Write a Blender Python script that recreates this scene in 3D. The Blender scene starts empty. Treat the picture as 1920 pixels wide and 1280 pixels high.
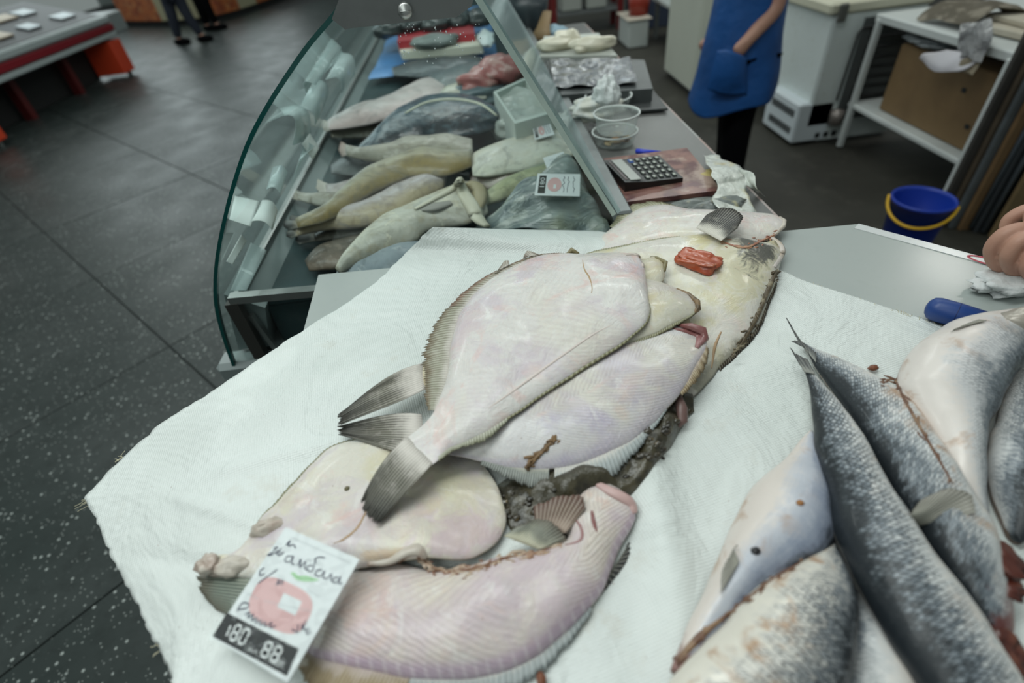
import bpy, math, random
import numpy as np
from mathutils import Vector, Matrix, noise
from mathutils.bvhtree import BVHTree
random.seed(7)
C = bpy.context.scene.collection
SC = bpy.context.scene
# ------------------------------------------------------------------ camera
CAMZ = 1.6
FPX = 963.0
def unit(a):
    a = np.array(a, float); return a/np.linalg.norm(a)
_dn = unit([140, 1090, FPX])
AY = np.array([-105, -837, FPX]); AY = unit(AY-_dn*(AY@_dn))
AU = -_dn
AX = np.cross(AY, AU)
cam_d = bpy.data.cameras.new('camera'); cam = bpy.data.objects.new('camera', cam_d); C.objects.link(cam)
cam_d.sensor_width = 36; cam_d.lens = 36*FPX/1920; cam_d.clip_start = .02; cam_d.clip_end = 100
R = Matrix(((AX[0], -AX[1], -AX[2]), (AY[0], -AY[1], -AY[2]), (AU[0], -AU[1], -AU[2])))
cam.matrix_world = Matrix.Translation((0, 0, CAMZ)) @ R.to_4x4()
cam_d.dof.use_dof = True; cam_d.dof.focus_distance = .78; cam_d.dof.aperture_fstop = 2.3
SC.camera = cam
try: SC.cycles.transparent_max_bounces = 32
except Exception: pass
# ------------------------------------------------------------------ world, lamps, exposure
w = bpy.data.worlds.new('world'); SC.world = w; w.use_nodes = True
bg = w.node_tree.nodes['Background']; bg.inputs[0].default_value = (.82, .95, .92, 1); bg.inputs[1].default_value = .34
SC.view_settings.view_transform = 'Standard'; SC.view_settings.look = 'None'
SC.view_settings.exposure = -0.56; SC.view_settings.gamma = 1; SC.view_settings.use_curve_mapping = False
def area(name, loc, sx, sy, power, col=(.93, 1, .97), aim=(0, 0, -1)):
    l = bpy.data.lights.new(name, 'AREA'); l.shape = 'RECTANGLE'; l.size = sx; l.size_y = sy; l.energy = power; l.color = col
    o = bpy.data.objects.new(name, l); C.objects.link(o); o.location = loc
    o.rotation_euler = Vector(aim).to_track_quat('-Z', 'Y').to_euler(); return o
area('overhead_light', (-1.15, .85, 3.5), 2.8, .8, 64)
area('overhead_light', (-1.6, -.9, 3.6), 2.4, .8, 26)
area('overhead_light', (-3.6, 4.5, 4.2), 2.4, .4, 60)
area('overhead_light', (-1.0, 6.5, 4.2), 2.4, .4, 60)
area('overhead_light', (2.4, 7.0, 4.2), 1.6, .4, 60)
area('overhead_light', (1.5, 3.4, 4.1), 2.2, .4, 48)  # fill added to brighten the right background, not a known lamp
area('overhead_light', (4.44, 4.05, 3.9), .40, .62, 26, (1, .98, .92))
area('overhead_light', (.72, 1.08, 3.8), .45, .35, 5)
area('daylight_window', (-7.6, 15.2, 3.0), 6.5, 3.4, 190, (.85, .98, 1.), (.45, -1, -.25))
area('overhead_light', (-6.5, 9.5, 4.2), 2.4, .5, 70)
# ------------------------------------------------------------------ pixel -> place (measured on the photograph, 1920 x 1280)
def _ray(px, py):
    r = np.array([px-960, py-640, FPX]); return np.array([r@AX, r@AY, r@AU])
def P(px, py, z):
    d = _ray(px, py); return d*((z-CAMZ)/d[2])+[0, 0, CAMZ]
def PYp(px, py, Y):
    d = _ray(px, py); return d*(Y/d[1])+[0, 0, CAMZ]
def PXp(px, py, X):
    d = _ray(px, py); return d*(X/d[0])+[0, 0, CAMZ]
TZ = 1.10
# ------------------------------------------------------------------ objects
ORG = {}
def tag(o, label=None, cat=None, group=None, kind=None):
    if label: o['label'] = label
    if cat: o['category'] = cat
    if group: o['group'] = group
    if kind: o['kind'] = kind
    return o
def thing(name, label, cat, loc, group=None):
    o = bpy.data.objects.new(name, None); C.objects.link(o); o.location = [float(a) for a in loc]
    o.empty_display_size = .02
    ORG[o.name] = np.array(loc, float)
    return tag(o, label, cat, group)
def mesh(name, V, F, mat, parent=None, smooth=True, uv=None, base=None):
    V = np.array(V, float)
    if parent is not None: o0 = ORG[parent.name]
    elif base is not None: o0 = np.array(base, float)
    else: o0 = np.array([(V[:, 0].min()+V[:, 0].max())/2, (V[:, 1].min()+V[:, 1].max())/2, V[:, 2].min()])
    me = bpy.data.meshes.new(name)
    me.from_pydata((V-o0).tolist(), [], [tuple(int(i) for i in f) for f in F])
    if mat: me.materials.append(mat)
    if smooth: me.polygons.foreach_set('use_smooth', [True]*len(me.polygons))
    if uv is not None:
        l = me.uv_layers.new(name='UVMap'); l.data.foreach_set('uv', np.array(uv, 'f').ravel())
    me.update()
    o = bpy.data.objects.new(name, me); C.objects.link(o)
    if parent is not None: o.parent = parent
    else: o.location = o0.tolist()
    ORG[o.name] = o0
    return o
class MB:
    def __init__(s): s.V = []; s.F = []
    def add(s, V, F):
        n = len(s.V); s.V += [list(map(float, v)) for v in V]; s.F += [[i+n for i in f] for f in F]; return s
    def box(s, c, size, rz=0, bev=0.0, M=None):
        x, y, z = [a/2 for a in size]; b = min(bev, x*.45, y*.45, z*.45)
        if b <= 0:
            V = [(-x,-y,-z),(x,-y,-z),(x,y,-z),(-x,y,-z),(-x,-y,z),(x,-y,z),(x,y,z),(-x,y,z)]
            F = [(0,3,2,1),(4,5,6,7),(0,1,5,4),(1,2,6,5),(2,3,7,6),(3,0,4,7)]
        else:
            V = []; F = []
            for sx in (-1,1):
                for sy in (-1,1):
                    for sz in (-1,1):
                        V += [(sx*(x-b),sy*(y-b),sz*z),(sx*(x-b),sy*y,sz*(z-b)),(sx*x,sy*(y-b),sz*(z-b))]
            def k(sx,sy,sz,t): return ((sx>0)*4+(sy>0)*2+(sz>0))*3+t
            for q in (-1,1):
                f=[k(-1,-1,q,0),k(1,-1,q,0),k(1,1,q,0),k(-1,1,q,0)]; F.append(f if q>0 else f[::-1])
                f=[k(-1,q,-1,1),k(1,q,-1,1),k(1,q,1,1),k(-1,q,1,1)]; F.append(f if q<0 else f[::-1])
                f=[k(q,-1,-1,2),k(q,1,-1,2),k(q,1,1,2),k(q,-1,1,2)]; F.append(f if q>0 else f[::-1])
                for r in (-1,1):
                    f=[k(-1,q,r,1),k(1,q,r,1),k(1,q,r,0),k(-1,q,r,0)]; F.append(f if q*r<0 else f[::-1])
                    f=[k(q,-1,r,2),k(q,1,r,2),k(q,1,r,0),k(q,-1,r,0)]; F.append(f if q*r>0 else f[::-1])
                    f=[k(q,r,-1,2),k(q,r,1,2),k(q,r,1,1),k(q,r,-1,1)]; F.append(f if q*r<0 else f[::-1])
                    for t in (-1,1):
                        f=[k(q,r,t,0),k(q,r,t,1),k(q,r,t,2)]; F.append(f if q*r*t<0 else f[::-1])
        V = np.array(V, float)
        if M is not None: V = V@np.array(M, float).T
        elif rz:
            cz, sn = math.cos(rz), math.sin(rz); V = np.stack([V[:,0]*cz-V[:,1]*sn, V[:,0]*sn+V[:,1]*cz, V[:,2]], 1)
        return s.add(V+np.array(c, float), F)
    def tube(s, pts, r, k=8, flat=1.0, upv=None):
        pts = [np.array(p, float) for p in pts]; n = len(pts)
        rs = r if hasattr(r, '__len__') else [r]*n
        V = []; F = []; prev = None
        for i, p in enumerate(pts):
            t = pts[min(i+1, n-1)]-pts[max(i-1, 0)]; t = t/(np.linalg.norm(t)+1e-12)
            a = upv if upv is not None else (prev if prev is not None else np.array([0, 0, 1.]))
            if abs(np.dot(a, t)) > .98 and prev is None: a = np.array([1., 0, 0])
            b = np.cross(t, a); b /= np.linalg.norm(b)+1e-12; a2 = np.cross(b, t); prev = a2
            for j in range(k):
                th = 2*math.pi*j/k; V.append(p+rs[i]*(math.cos(th)*b+flat*math.sin(th)*a2))
        for i in range(n-1):
            for j in range(k):
                F.append((i*k+j, i*k+(j+1)%k, (i+1)*k+(j+1)%k, (i+1)*k+j))
        F.append(tuple(range(k))[::-1]); F.append(tuple((n-1)*k+j for j in range(k)))
        return s.add(V, F)
    def lathe(s, c, prof, k=32, ax=1.0, ay=1.0, caps=True):
        V = []; F = []; n = len(prof)
        for (r, z) in prof:
            for j in range(k):
                th = 2*math.pi*j/k; V.append((c[0]+r*ax*math.cos(th), c[1]+r*ay*math.sin(th), c[2]+z))
        for i in range(n-1):
            for j in range(k): F.append((i*k+j, i*k+(j+1)%k, (i+1)*k+(j+1)%k, (i+1)*k+j))
        if caps: F.append(tuple(range(k))[::-1]); F.append(tuple((n-1)*k+j for j in range(k)))
        return s.add(V, F)
    def prism(s, poly, off):                     # poly: list of 3-D points, off: thickness vector
        n = len(poly); V = [np.array(p, float) for p in poly]; V += [p+np.array(off, float) for p in V]
        F = [tuple(range(n))[::-1], tuple(range(n, 2*n))]+[(i, (i+1)%n, (i+1)%n+n, i+n) for i in range(n)]
        return s.add(V, F)
    def blob(s, c, rad, amp=.15, fr=3., seed=0, k=20, h=12, M=None, box=1.):
        V = []; F = []
        for i in range(h+1):
            ph = math.pi*i/h
            for j in range(k):
                th = 2*math.pi*j/k; d = Vector((math.sin(ph)*math.cos(th), math.sin(ph)*math.sin(th), math.cos(ph)))
                q = 1+amp*noise.noise(d*fr+Vector((seed*7.1, seed*3.3, 0)))
                V.append([math.copysign(abs(d[a])**box, d[a])*q*rad[a] for a in range(3)])
        for i in range(h):
            for j in range(k): F.append((i*k+j, (i+1)*k+j, (i+1)*k+(j+1)%k, i*k+(j+1)%k))
        V = np.array(V)
        if M is not None: V = V@np.array(M, float).T
        return s.add(V+np.array(c, float), F)
    def build(s, name, mat, parent=None, smooth=False, base=None, flat_caps=True):
        o = mesh(name, s.V, s.F, mat, parent, smooth, None, base)
        return o
def autosmooth(o, ang=35):
    me = o.data; me.polygons.foreach_set('use_smooth', [True]*len(me.polygons))
    try: me.set_sharp_from_angle(angle=math.radians(ang))
    except Exception: pass
    return o
# ------------------------------------------------------------------ materials
class NT:
    def __init__(s, name):
        s.m = bpy.data.materials.new(name); s.m.use_nodes = True; s.t = s.m.node_tree
        s.b = s.t.nodes['Principled BSDF']; s.out = s.t.nodes['Material Output']
    def n(s, typ, **kw):
        x = s.t.nodes.new(typ)
        for k, v in kw.items(): setattr(x, k, v)
        return x
    def put(s, sock, v):
        if isinstance(v, bpy.types.NodeSocket): s.t.links.new(v, sock)
        else:
            if isinstance(v, (tuple, list)) and len(v) == 3 and sock.type == 'RGBA': v = tuple(v)+(1,)
            sock.default_value = v
    def math(s, op, a, b=0.0, c=None, clamp=False):
        x = s.n('ShaderNodeMath', operation=op, use_clamp=clamp); s.put(x.inputs[0], a); s.put(x.inputs[1], b)
        if c is not None: s.put(x.inputs[2], c)
        return x.outputs[0]
    def ramp(s, v, lo, hi, a=0., b=1.):
        x = s.n('ShaderNodeMapRange', interpolation_type='SMOOTHSTEP'); s.put(x.inputs[0], v)
        for i, q in enumerate((lo, hi, a, b)): s.put(x.inputs[i+1], q)
        return x.outputs[0]
    def mix(s, f, a, b, mode='MIX'):
        x = s.n('ShaderNodeMix', data_type='RGBA', blend_type=mode); s.put(x.inputs[0], f); s.put(x.inputs[6], a); s.put(x.inputs[7], b)
        return x.outputs[2]
    def obj(s, sc=(1, 1, 1), rot=(0, 0, 0)):
        c = s.n('ShaderNodeTexCoord').outputs['Object']
        x = s.n('ShaderNodeMapping'); s.put(x.inputs[0], c); x.inputs['Scale'].default_value = sc; x.inputs['Rotation'].default_value = rot
        return x.outputs[0]
    def noise(s, vec, scale, detail=3., rough=.55, dist=0.):
        x = s.n('ShaderNodeTexNoise'); s.put(x.inputs['Vector'], vec); x.inputs['Scale'].default_value = scale
        x.inputs['Detail'].default_value = detail; x.inputs['Roughness'].default_value = rough; x.inputs['Distortion'].default_value = dist
        return x.outputs[0]
    def voro(s, vec, scale, feat='F1', out=0, rnd=1.):
        x = s.n('ShaderNodeTexVoronoi', feature=feat); s.put(x.inputs['Vector'], vec); x.inputs['Scale'].default_value = scale
        x.inputs['Randomness'].default_value = rnd
        return x.outputs[out]
    def uv(s):
        x = s.n('ShaderNodeUVMap'); q = s.n('ShaderNodeSeparateXYZ'); s.put(q.inputs[0], x.outputs[0]); return q.outputs[0], q.outputs[1]
    def xyz(s, a, b, c=0.):
        x = s.n('ShaderNodeCombineXYZ'); s.put(x.inputs[0], a); s.put(x.inputs[1], b); s.put(x.inputs[2], c); return x.outputs[0]
    def bump(s, h, strength=.3, dist=.002, prev=None):
        x = s.n('ShaderNodeBump'); x.inputs['Strength'].default_value = strength; x.inputs['Distance'].default_value = dist
        s.put(x.inputs['Height'], h)
        if prev is not None: s.put(x.inputs['Normal'], prev)
        return x.outputs[0]
    def fin(s, col, rough=.5, metal=0., spec=.5, normal=None, coat=0., sss=0., alpha=1., sheen=0.):
        b = s.b; s.put(b.inputs['Base Color'], col); s.put(b.inputs['Roughness'], rough); s.put(b.inputs['Metallic'], metal)
        s.put(b.inputs['Specular IOR Level'], spec); s.put(b.inputs['Coat Weight'], coat); b.inputs['Coat Roughness'].default_value = .12
        if sss: s.put(b.inputs['Subsurface Weight'], sss); b.inputs['Subsurface Radius'].default_value = (.01, .006, .005); b.inputs['Subsurface Scale'].default_value = .5
        s.put(b.inputs['Alpha'], alpha)
        if normal is not None: s.put(b.inputs['Normal'], normal)
        return s.m
MATS = {}
def M(name, col, rough=.5, metal=0., layers=(), bump=None, coat=0., spec=.5, alpha=1.):
    """plain procedural material: base colour, noise layers (scale, colour, lo, hi, amount), fine bump (scale, strength, distance)"""
    if name in MATS: return MATS[name]
    s = NT(name); v = s.obj(); c = s.mix(0., col, col)
    for i, (sc, cc, lo, hi, am) in enumerate(layers):
        c = s.mix(s.math('MULTIPLY', s.ramp(s.noise(v, sc, 4.), lo, hi), am), c, cc)
    if not layers:
        c = s.mix(s.math('MULTIPLY', s.ramp(s.noise(v, 9., 4.), .35, .7), .12), c, tuple(a*.75 for a in col))
    nm = None
    if bump: nm = s.bump(s.noise(v, bump[0], 4.), bump[1], bump[2])
    MATS[name] = s.fin(c, rough, metal, spec, nm, coat, alpha=alpha); return MATS[name]
def glass_mat(name, tint, gloss=.06, haze=0., hazecol=(.8, .85, .85), film=None):
    if name in MATS: return MATS[name]
    s = NT(name); tr = s.n('ShaderNodeBsdfTransparent'); s.put(tr.inputs[0], tint)
    gl = s.n('ShaderNodeBsdfGlossy'); s.put(gl.inputs['Roughness'], .06); s.put(gl.inputs[0], (.9, .95, .95))
    ge = s.n('ShaderNodeNewGeometry'); dt = s.n('ShaderNodeVectorMath', operation='DOT_PRODUCT'); s.put(dt.inputs[0], ge.outputs['Normal']); s.put(dt.inputs[1], ge.outputs['Incoming'])
    fz_ = s.math('POWER', s.math('SUBTRACT', 1., s.math('ABSOLUTE', dt.outputs['Value']), clamp=True), 4.5)
    fz_ = s.math('ADD', .045, s.math('MULTIPLY', fz_, .9))
    m1 = s.n('ShaderNodeMixShader'); s.put(m1.inputs[0], s.math('MULTIPLY', fz_, gloss)); s.put(m1.inputs[1], tr.outputs[0]); s.put(m1.inputs[2], gl.outputs[0])
    df = s.n('ShaderNodeBsdfDiffuse'); s.put(df.inputs[0], hazecol)
    h = haze
    if film: h = s.math('ADD', haze, s.math('MULTIPLY', s.ramp(s.noise(s.obj(film[3]), film[0], 4.), film[1], film[2]), film[4]))
    m2 = s.n('ShaderNodeMixShader'); s.put(m2.inputs[0], h); s.put(m2.inputs[1], m1.outputs[0]); s.put(m2.inputs[2], df.outputs[0])
    s.t.links.new(m2.outputs[0], s.out.inputs[0]); MATS[name] = s.m; return s.m
def flounder_mat(name, base=(.74, .71, .66), lilac=(.60, .50, .58), pink=(.76, .47, .43), yellow=(.72, .66, .44), edge=(.20, .17, .08),
                 dark=(.09, .08, .05), patch=None, rib=.5, ribF=75., lil=.5, pk=.5, yel=.5, edgew=.05, band=0., seed=0., blot=0.):
    s = NT(name); v = s.obj(); u, vv = s.uv()
    off = s.n('ShaderNodeVectorMath', operation='ADD'); s.put(off.inputs[0], v); off.inputs[1].default_value = (seed, seed*.7, 0); v = off.outputs[0]
    e = s.math('MINIMUM', vv, s.math('SUBTRACT', 1., vv))
    n1 = s.noise(v, 11., 5., .62, .6); n2 = s.noise(v, 17., 4., .6, .8); n3 = s.noise(v, 8.3, 4., .55, .5); n4 = s.noise(v, 70., 6., .7); n5 = s.noise(v, 26., 5., .7, 1.2)
    c = s.mix(s.math('MULTIPLY', s.ramp(n1, .46, .62), lil), base, lilac)
    c = s.mix(s.math('MULTIPLY', s.ramp(n2, .53, .68), pk), c, pink)
    c = s.mix(s.math('MULTIPLY', s.ramp(n3, .48, .64), yel), c, yellow)
    c = s.mix(s.math('MULTIPLY', s.ramp(n4, .5, .75), .30), c, (.52, .47, .44)); c = s.mix(s.math('MULTIPLY', s.ramp(n5, .53, .68), .38), c, (.55, .51, .50)); c = s.mix(s.math('MULTIPLY', s.ramp(n5, .46, .34), .45), c, (.82, .80, .76))
    # muscle segments: chevrons folded on the midline, and rays near the rims
    ph = s.math('ADD', s.math('MULTIPLY', u, ribF), s.math('MULTIPLY', s.math('ABSOLUTE', s.math('SUBTRACT', vv, .5)), ribF*.55))
    ph = s.math('ADD', ph, s.math('MULTIPLY', n1, 3.))
    sn = s.math('SINE', s.math('MULTIPLY', ph, 6.283))
    mk = s.math('MULTIPLY', s.ramp(n3, .3, .6), rib)
    c = s.mix(s.math('MULTIPLY', s.math('MULTIPLY', s.ramp(sn, -.6, 1.), mk), .40), c, (.46, .37, .37))
    if band:
        bm = s.math('MULTIPLY', s.ramp(s.math('SUBTRACT', s.math('ADD', s.math('SUBTRACT', 1., vv), s.math('MULTIPLY', n1, .06)), .0), .27, .17), band)
        c = s.mix(s.math('MULTIPLY', bm, .75), c, lilac)
        ra = s.math('SINE', s.math('MULTIPLY', u, 6.283*ribF*1.1))
        c = s.mix(s.math('MULTIPLY', s.math('MULTIPLY', s.ramp(ra, .2, 1.), bm), .4), c, (.82, .74, .76))
    mid = s.ramp(s.math('ABSOLUTE', s.math('SUBTRACT', s.math('ADD', vv, s.math('MULTIPLY', n1, .05)), .54)), .0, .018, 1., 0.)
    c = s.mix(s.math('MULTIPLY', s.math('MULTIPLY', mid, s.ramp(n2, .45, .6)), .35), c, pink)
    ew = s.ramp(s.math('ADD', e, s.math('MULTIPLY', s.math('SUBTRACT', n2, .5), .05)), edgew, edgew*.2)
    c = s.mix(s.math('MULTIPLY', ew, .85), c, edge)
    if blot: c = s.mix(s.math('MULTIPLY', s.ramp(s.noise(v, 24., 5., .7), .56, .66), blot), c, (.08, .075, .06))
    if patch:
        for (pu, pv, ru, rv, pc, pa) in patch:
            du = s.math('DIVIDE', s.math('SUBTRACT', u, pu), ru); dv = s.math('DIVIDE', s.math('SUBTRACT', vv, pv), rv)
            dd_ = s.math('SQRT', s.math('ADD', s.math('MULTIPLY', du, du), s.math('MULTIPLY', dv, dv)))
            dd_ = s.math('ADD', dd_, s.math('MULTIPLY', s.math('SUBTRACT', n5, .5), 3.0)); dd_ = s.math('ADD', dd_, s.math('MULTIPLY', s.math('SUBTRACT', n1, .5), 1.5))
            c = s.mix(s.math('MULTIPLY', s.ramp(dd_, 1.15, .55), pa), c, pc)
    sp = s.ramp(s.voro(v, 38.), .035, .02)
    c = s.mix(s.math('MULTIPLY', sp, .7), c, (.22, .10, .06))
    under = s.ramp(vv, 1.0, 1.03)
    c = s.mix(under, c, dark)
    nm = s.bump(s.math('MULTIPLY', sn, mk), .35*rib, .0012); nm = s.bump(n4, .40, .0016, nm); nm = s.bump(n5, .55, .004, nm); nm = s.bump(s.noise(v, 260., 3.), .22, .0006, nm)
    s.fin(c, s.ramp(s.noise(v, 35., 4.), .3, .7, .20, .46), 0., .5, nm, .22, sss=.12)
    return s.m
def fin_mat(name, base=(.40, .39, .32), ray=(.12, .12, .09), tip=(.10, .09, .07), root=(.66, .62, .56), nr=30, tipw=.55, var=.5):
    s = NT(name); u, vv = s.uv(); v = s.obj(); n = s.noise(v, 40., 4.)
    t = s.math('ADD', vv, s.math('MULTIPLY', s.math('SUBTRACT', n, .5), var))
    c = s.mix(s.ramp(t, .10, .50), root, base); c = s.mix(s.ramp(t, tipw, 1.), c, tip)
    sn = s.math('SINE', s.math('MULTIPLY', u, 6.283*nr))
    c = s.mix(s.math('MULTIPLY', s.ramp(sn, .1, .8), s.math('MULTIPLY', s.ramp(t, .05, .45), .75)), c, ray)
    c = s.mix(s.math('MULTIPLY', s.ramp(sn, -.7, -1.), .35), c, (.7, .68, .6))
    c = s.mix(s.math('MULTIPLY', s.ramp(s.noise(v, 90., 4.), .5, .7), s.ramp(vv, .9, .2, .05, .35)), c, root)
    nm = s.bump(sn, .4, .0008)
    s.fin(c, .42, 0., .35, nm, .05)
    return s.m
def herring_mat(name, dorsal='L', belly=(.74, .70, .66), silver=(.68, .69, .69), blue=(.19, .22, .25), back=(.018, .023, .028), shift=0.,
                stain=.5, blood=.0, seed=0., su=150., sv=24., scale=.8):
    s = NT(name); u, vv = s.uv(); v = s.obj()
    off = s.n('ShaderNodeVectorMath', operation='ADD'); s.put(off.inputs[0], v); off.inputs[1].default_value = (seed, -seed, 0); v = off.outputs[0]
    d = vv if dorsal == 'R' else s.math('SUBTRACT', 1., vv)
    n1 = s.noise(v, 12., 5., .65); n2 = s.noise(v, 45., 5., .7)
    # long streaks running down the flank
    st = s.noise(s.xyz(s.math('MULTIPLY', u, 3.), s.math('MULTIPLY', vv, 9.), seed), 2.2, 5., .7)
    t = s.math('ADD', d, s.math('MULTIPLY', s.math('SUBTRACT', n1, .5), .55)); t = s.math('ADD', t, s.math('MULTIPLY', s.math('SUBTRACT', n2, .5), .2))
    t = s.math('ADD', t, s.math('ADD', shift, s.math('MULTIPLY', s.math('SUBTRACT', st, .5), .25)))
    sa_ = s.math('ADD', s.math('MULTIPLY', u, su*.62), s.math('MULTIPLY', n1, 1.2)); sb_ = s.math('MULTIPLY', vv, sv*.62)
    sc = s.xyz(s.math('ADD', sa_, sb_), s.math('SUBTRACT', sa_, sb_), 0.)
    vc = s.n('ShaderNodeSeparateColor'); s.put(vc.inputs[0], s.voro(sc, 1.0, 'F1', 1, .38))
    t0 = t; t = s.math('ADD', t, s.math('MULTIPLY', s.math('SUBTRACT', vc.outputs[0], .5), .17*scale))
    c = s.mix(s.ramp(t, .22, .45), belly, silver); c = s.mix(s.ramp(t, .45, .70), c, blue); c = s.mix(s.ramp(t, .66, .86), c, back)
    vd = s.voro(sc, 1.0, 'F1', 0, .38)
    ve = s.voro(sc, 1.0, 'DISTANCE_TO_EDGE', 0, .38)
    mk = s.math('MULTIPLY', s.math('MULTIPLY', s.ramp(t, .30, .5), s.ramp(t, 1.05, .75)), scale)
    mk = s.math('MULTIPLY', mk, s.ramp(s.noise(v, 8., 3.), .35, .55))
    c = s.mix(s.math('MULTIPLY', s.ramp(ve, .20, .03), s.math('MULTIPLY', mk, .9)), c, back)
    c = s.mix(s.math('MULTIPLY', s.ramp(vd, .40, .1), s.math('MULTIPLY', mk, s.ramp(t, .85, .55, .06, .30))), c, (.62, .65, .66))
    c = s.mix(s.math('MULTIPLY', s.ramp(n2, .62, .75), s.ramp(t, .9, .5, .05, .3)), c, (.70, .71, .70))
    br = s.ramp(s.noise(v, 24., 5., .65, .6), .52, .66)
    c = s.mix(s.math('MULTIPLY', br, s.math('MULTIPLY', s.ramp(t, .65, .3), stain)), c, (.42, .24, .13))
    if blood:
        bl = s.ramp(s.math('ADD', u, s.math('MULTIPLY', s.math('SUBTRACT', n1, .5), .9)), 1.0-blood, 1.12-blood)
        c = s.mix(s.math('MULTIPLY', bl, .8), c, (.17, .035, .025))
    e = s.math('MINIMUM', vv, s.math('SUBTRACT', 1., vv))
    c = s.mix(s.math('MULTIPLY', s.ramp(e, .035, .0), .5), c, (.25, .13, .07) if dorsal == 'R' else (.06, .06, .06))
    nm = s.bump(s.math('MULTIPLY', ve, mk), .5, .0015); nm = s.bump(n2, .25, .0015, nm); nm = s.bump(s.noise(v, 22., 3.), .4, .004, nm)
    s.fin(c, s.ramp(n2, .3, .7, .28, .52), .06, .45, nm, .12)
    return s.m
def plain_fish(name, top, mid, belly, dorsal='L', stain=(.35, .25, .15), seed=0., shift=0., rough=.4):
    s = NT(name); u, vv = s.uv(); v = s.obj()
    off = s.n('ShaderNodeVectorMath', operation='ADD'); s.put(off.inputs[0], v); off.inputs[1].default_value = (seed, seed, 0); v = off.outputs[0]
    d = s.math('SUBTRACT', 1., vv) if dorsal == 'L' else vv
    n1 = s.noise(v, 7., 4.); n2 = s.noise(v, 40., 4.)
    t = s.math('ADD', s.math('ADD', d, shift), s.math('MULTIPLY', s.math('SUBTRACT', n1, .5), .5))
    c = s.mix(s.ramp(t, .2, .5), belly, mid); c = s.mix(s.ramp(t, .5, .85), c, top)
    c = s.mix(s.math('MULTIPLY', s.ramp(n2, .48, .68), .45), c, stain); c = s.mix(s.math('MULTIPLY', s.ramp(s.noise(v, 16., 5., .7, 1.), .5, .66), .55), c, tuple(q*.45 for q in mid)); c = s.mix(s.math('MULTIPLY', s.ramp(s.noise(v, 21., 5., .7, 1.), .56, .68), .5), c, tuple(min(1, q*1.25+.05) for q in belly))
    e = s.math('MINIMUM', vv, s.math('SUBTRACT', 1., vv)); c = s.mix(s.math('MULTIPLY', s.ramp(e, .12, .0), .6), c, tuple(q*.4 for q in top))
    nm = s.bump(n2, .5, .003); nm = s.bump(s.noise(v, 14., 4.), .6, .012, nm)
    return s.fin(c, rough, 0., .4, nm, .12)
# ------------------------------------------------------------------ organic builders
def crom(A, n):
    A = np.array(A, float); k = len(A); out = []
    for i in range(n):
        t = i/(n-1)*(k-1); j = min(int(t), k-2); f = t-j
        p0, p1, p2, p3 = A[max(j-1, 0)], A[j], A[j+1], A[min(j+2, k-1)]
        out.append(.5*((2*p1)+(-p0+p2)*f+(2*p0-5*p1+4*p2-p3)*f*f+(-p0+3*p1-3*p2+p3)*f**3))
    return np.array(out)
class Fish: pass
def loft(name, pairs, z, dome, mat, parent, bot=.006, n=52, m=22, amp=.0015, fr=22., head=.35, tail=.25, pw=2.2, q=.62, zb=TZ, label=None, rough=.0016):
    """closed body between a left and a right outline; z = height of the rim above zb per station, dome = rise of the middle"""
    k = len(pairs); zs = z if hasattr(z, '__len__') else [z]*k
    L = []; Rr = []
    for (a, b), zz in zip(pairs, zs):
        zl, zr = zz if hasattr(zz, '__len__') else (zz, zz)
        L.append(P(a[0], a[1], zb+zl)); Rr.append(P(b[0], b[1], zb+zr))
    L = crom(L, n); Rr = crom(Rr, n)
    if rough:
        for A_ in (L, Rr):
            for i in range(n):
                q_ = Vector(A_[i]); A_[i] += rough*np.array([noise.noise(q_*38), noise.noise(q_*38+Vector((7, 0, 3))), .6*noise.noise(q_*25)])
    V = []; F = []; UV = []
    R2 = 2*m
    dm = crom([[d] for d in (dome if hasattr(dome, '__len__') else [dome]*k)], n)[:, 0]
    for i in range(n):
        t = i/(n-1); Cc = (L[i]+Rr[i])/2; D = (Rr[i]-L[i])/2
        tp = min(1, head+(1-head)*math.sin(min(1, t/.3)*math.pi/2))*min(1, tail+(1-tail)*math.sin(min(1, (1-t)/.4)*math.pi/2))
        wd = np.linalg.norm(D)
        for j in range(R2):
            if j <= m: c = -math.cos(math.pi*j/m); h = dm[i]*tp*max(0, 1-abs(c)**pw)**q
            else: c = math.cos(math.pi*(j-m)/m); h = -bot*tp*max(0, 1-abs(c)**pw)**.6
            p = Cc+D*c+np.array([0, 0, h])
            if j <= m and amp:
                p[2] += (amp*2*noise.noise(Vector(p*fr))+amp*1.6*noise.noise(Vector(p*fr*.45)+Vector((3, 3, 3))))*max(0, 1-abs(c)**3)
            V.append(p)
    for i in range(n-1):
        for j in range(R2):
            j2 = (j+1) % R2
            F.append((i*R2+j, (i+1)*R2+j, (i+1)*R2+j2, i*R2+j2))
            va, vb = j/m, (j+1)/m; ua, ub = i/(n-1), (i+1)/(n-1)
            UV += [(ua, va), (ub, va), (ub, vb), (ua, vb)]
    for i, rev in ((0, False), (n-1, True)):
        V.append(np.mean(V[i*R2:(i+1)*R2], 0)); ci = len(V)-1
        for j in range(R2):
            j2 = (j+1) % R2; f = (ci, i*R2+j, i*R2+j2); g = [(i/(n-1), .5), (i/(n-1), j/m), (i/(n-1), (j+1)/m)]
            if rev: f = f[::-1]; g = g[::-1]
            F.append(f); UV += g
    V = np.array(V)
    o = mesh(name, V, F, mat, parent, True, UV)
    f = Fish(); f.o = o; f.L = L; f.R = Rr; f.n = n; f.V = V; f.F = F; f.parent = parent
    f.bvh = BVHTree.FromPolygons(V.tolist(), F)
    return f
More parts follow.
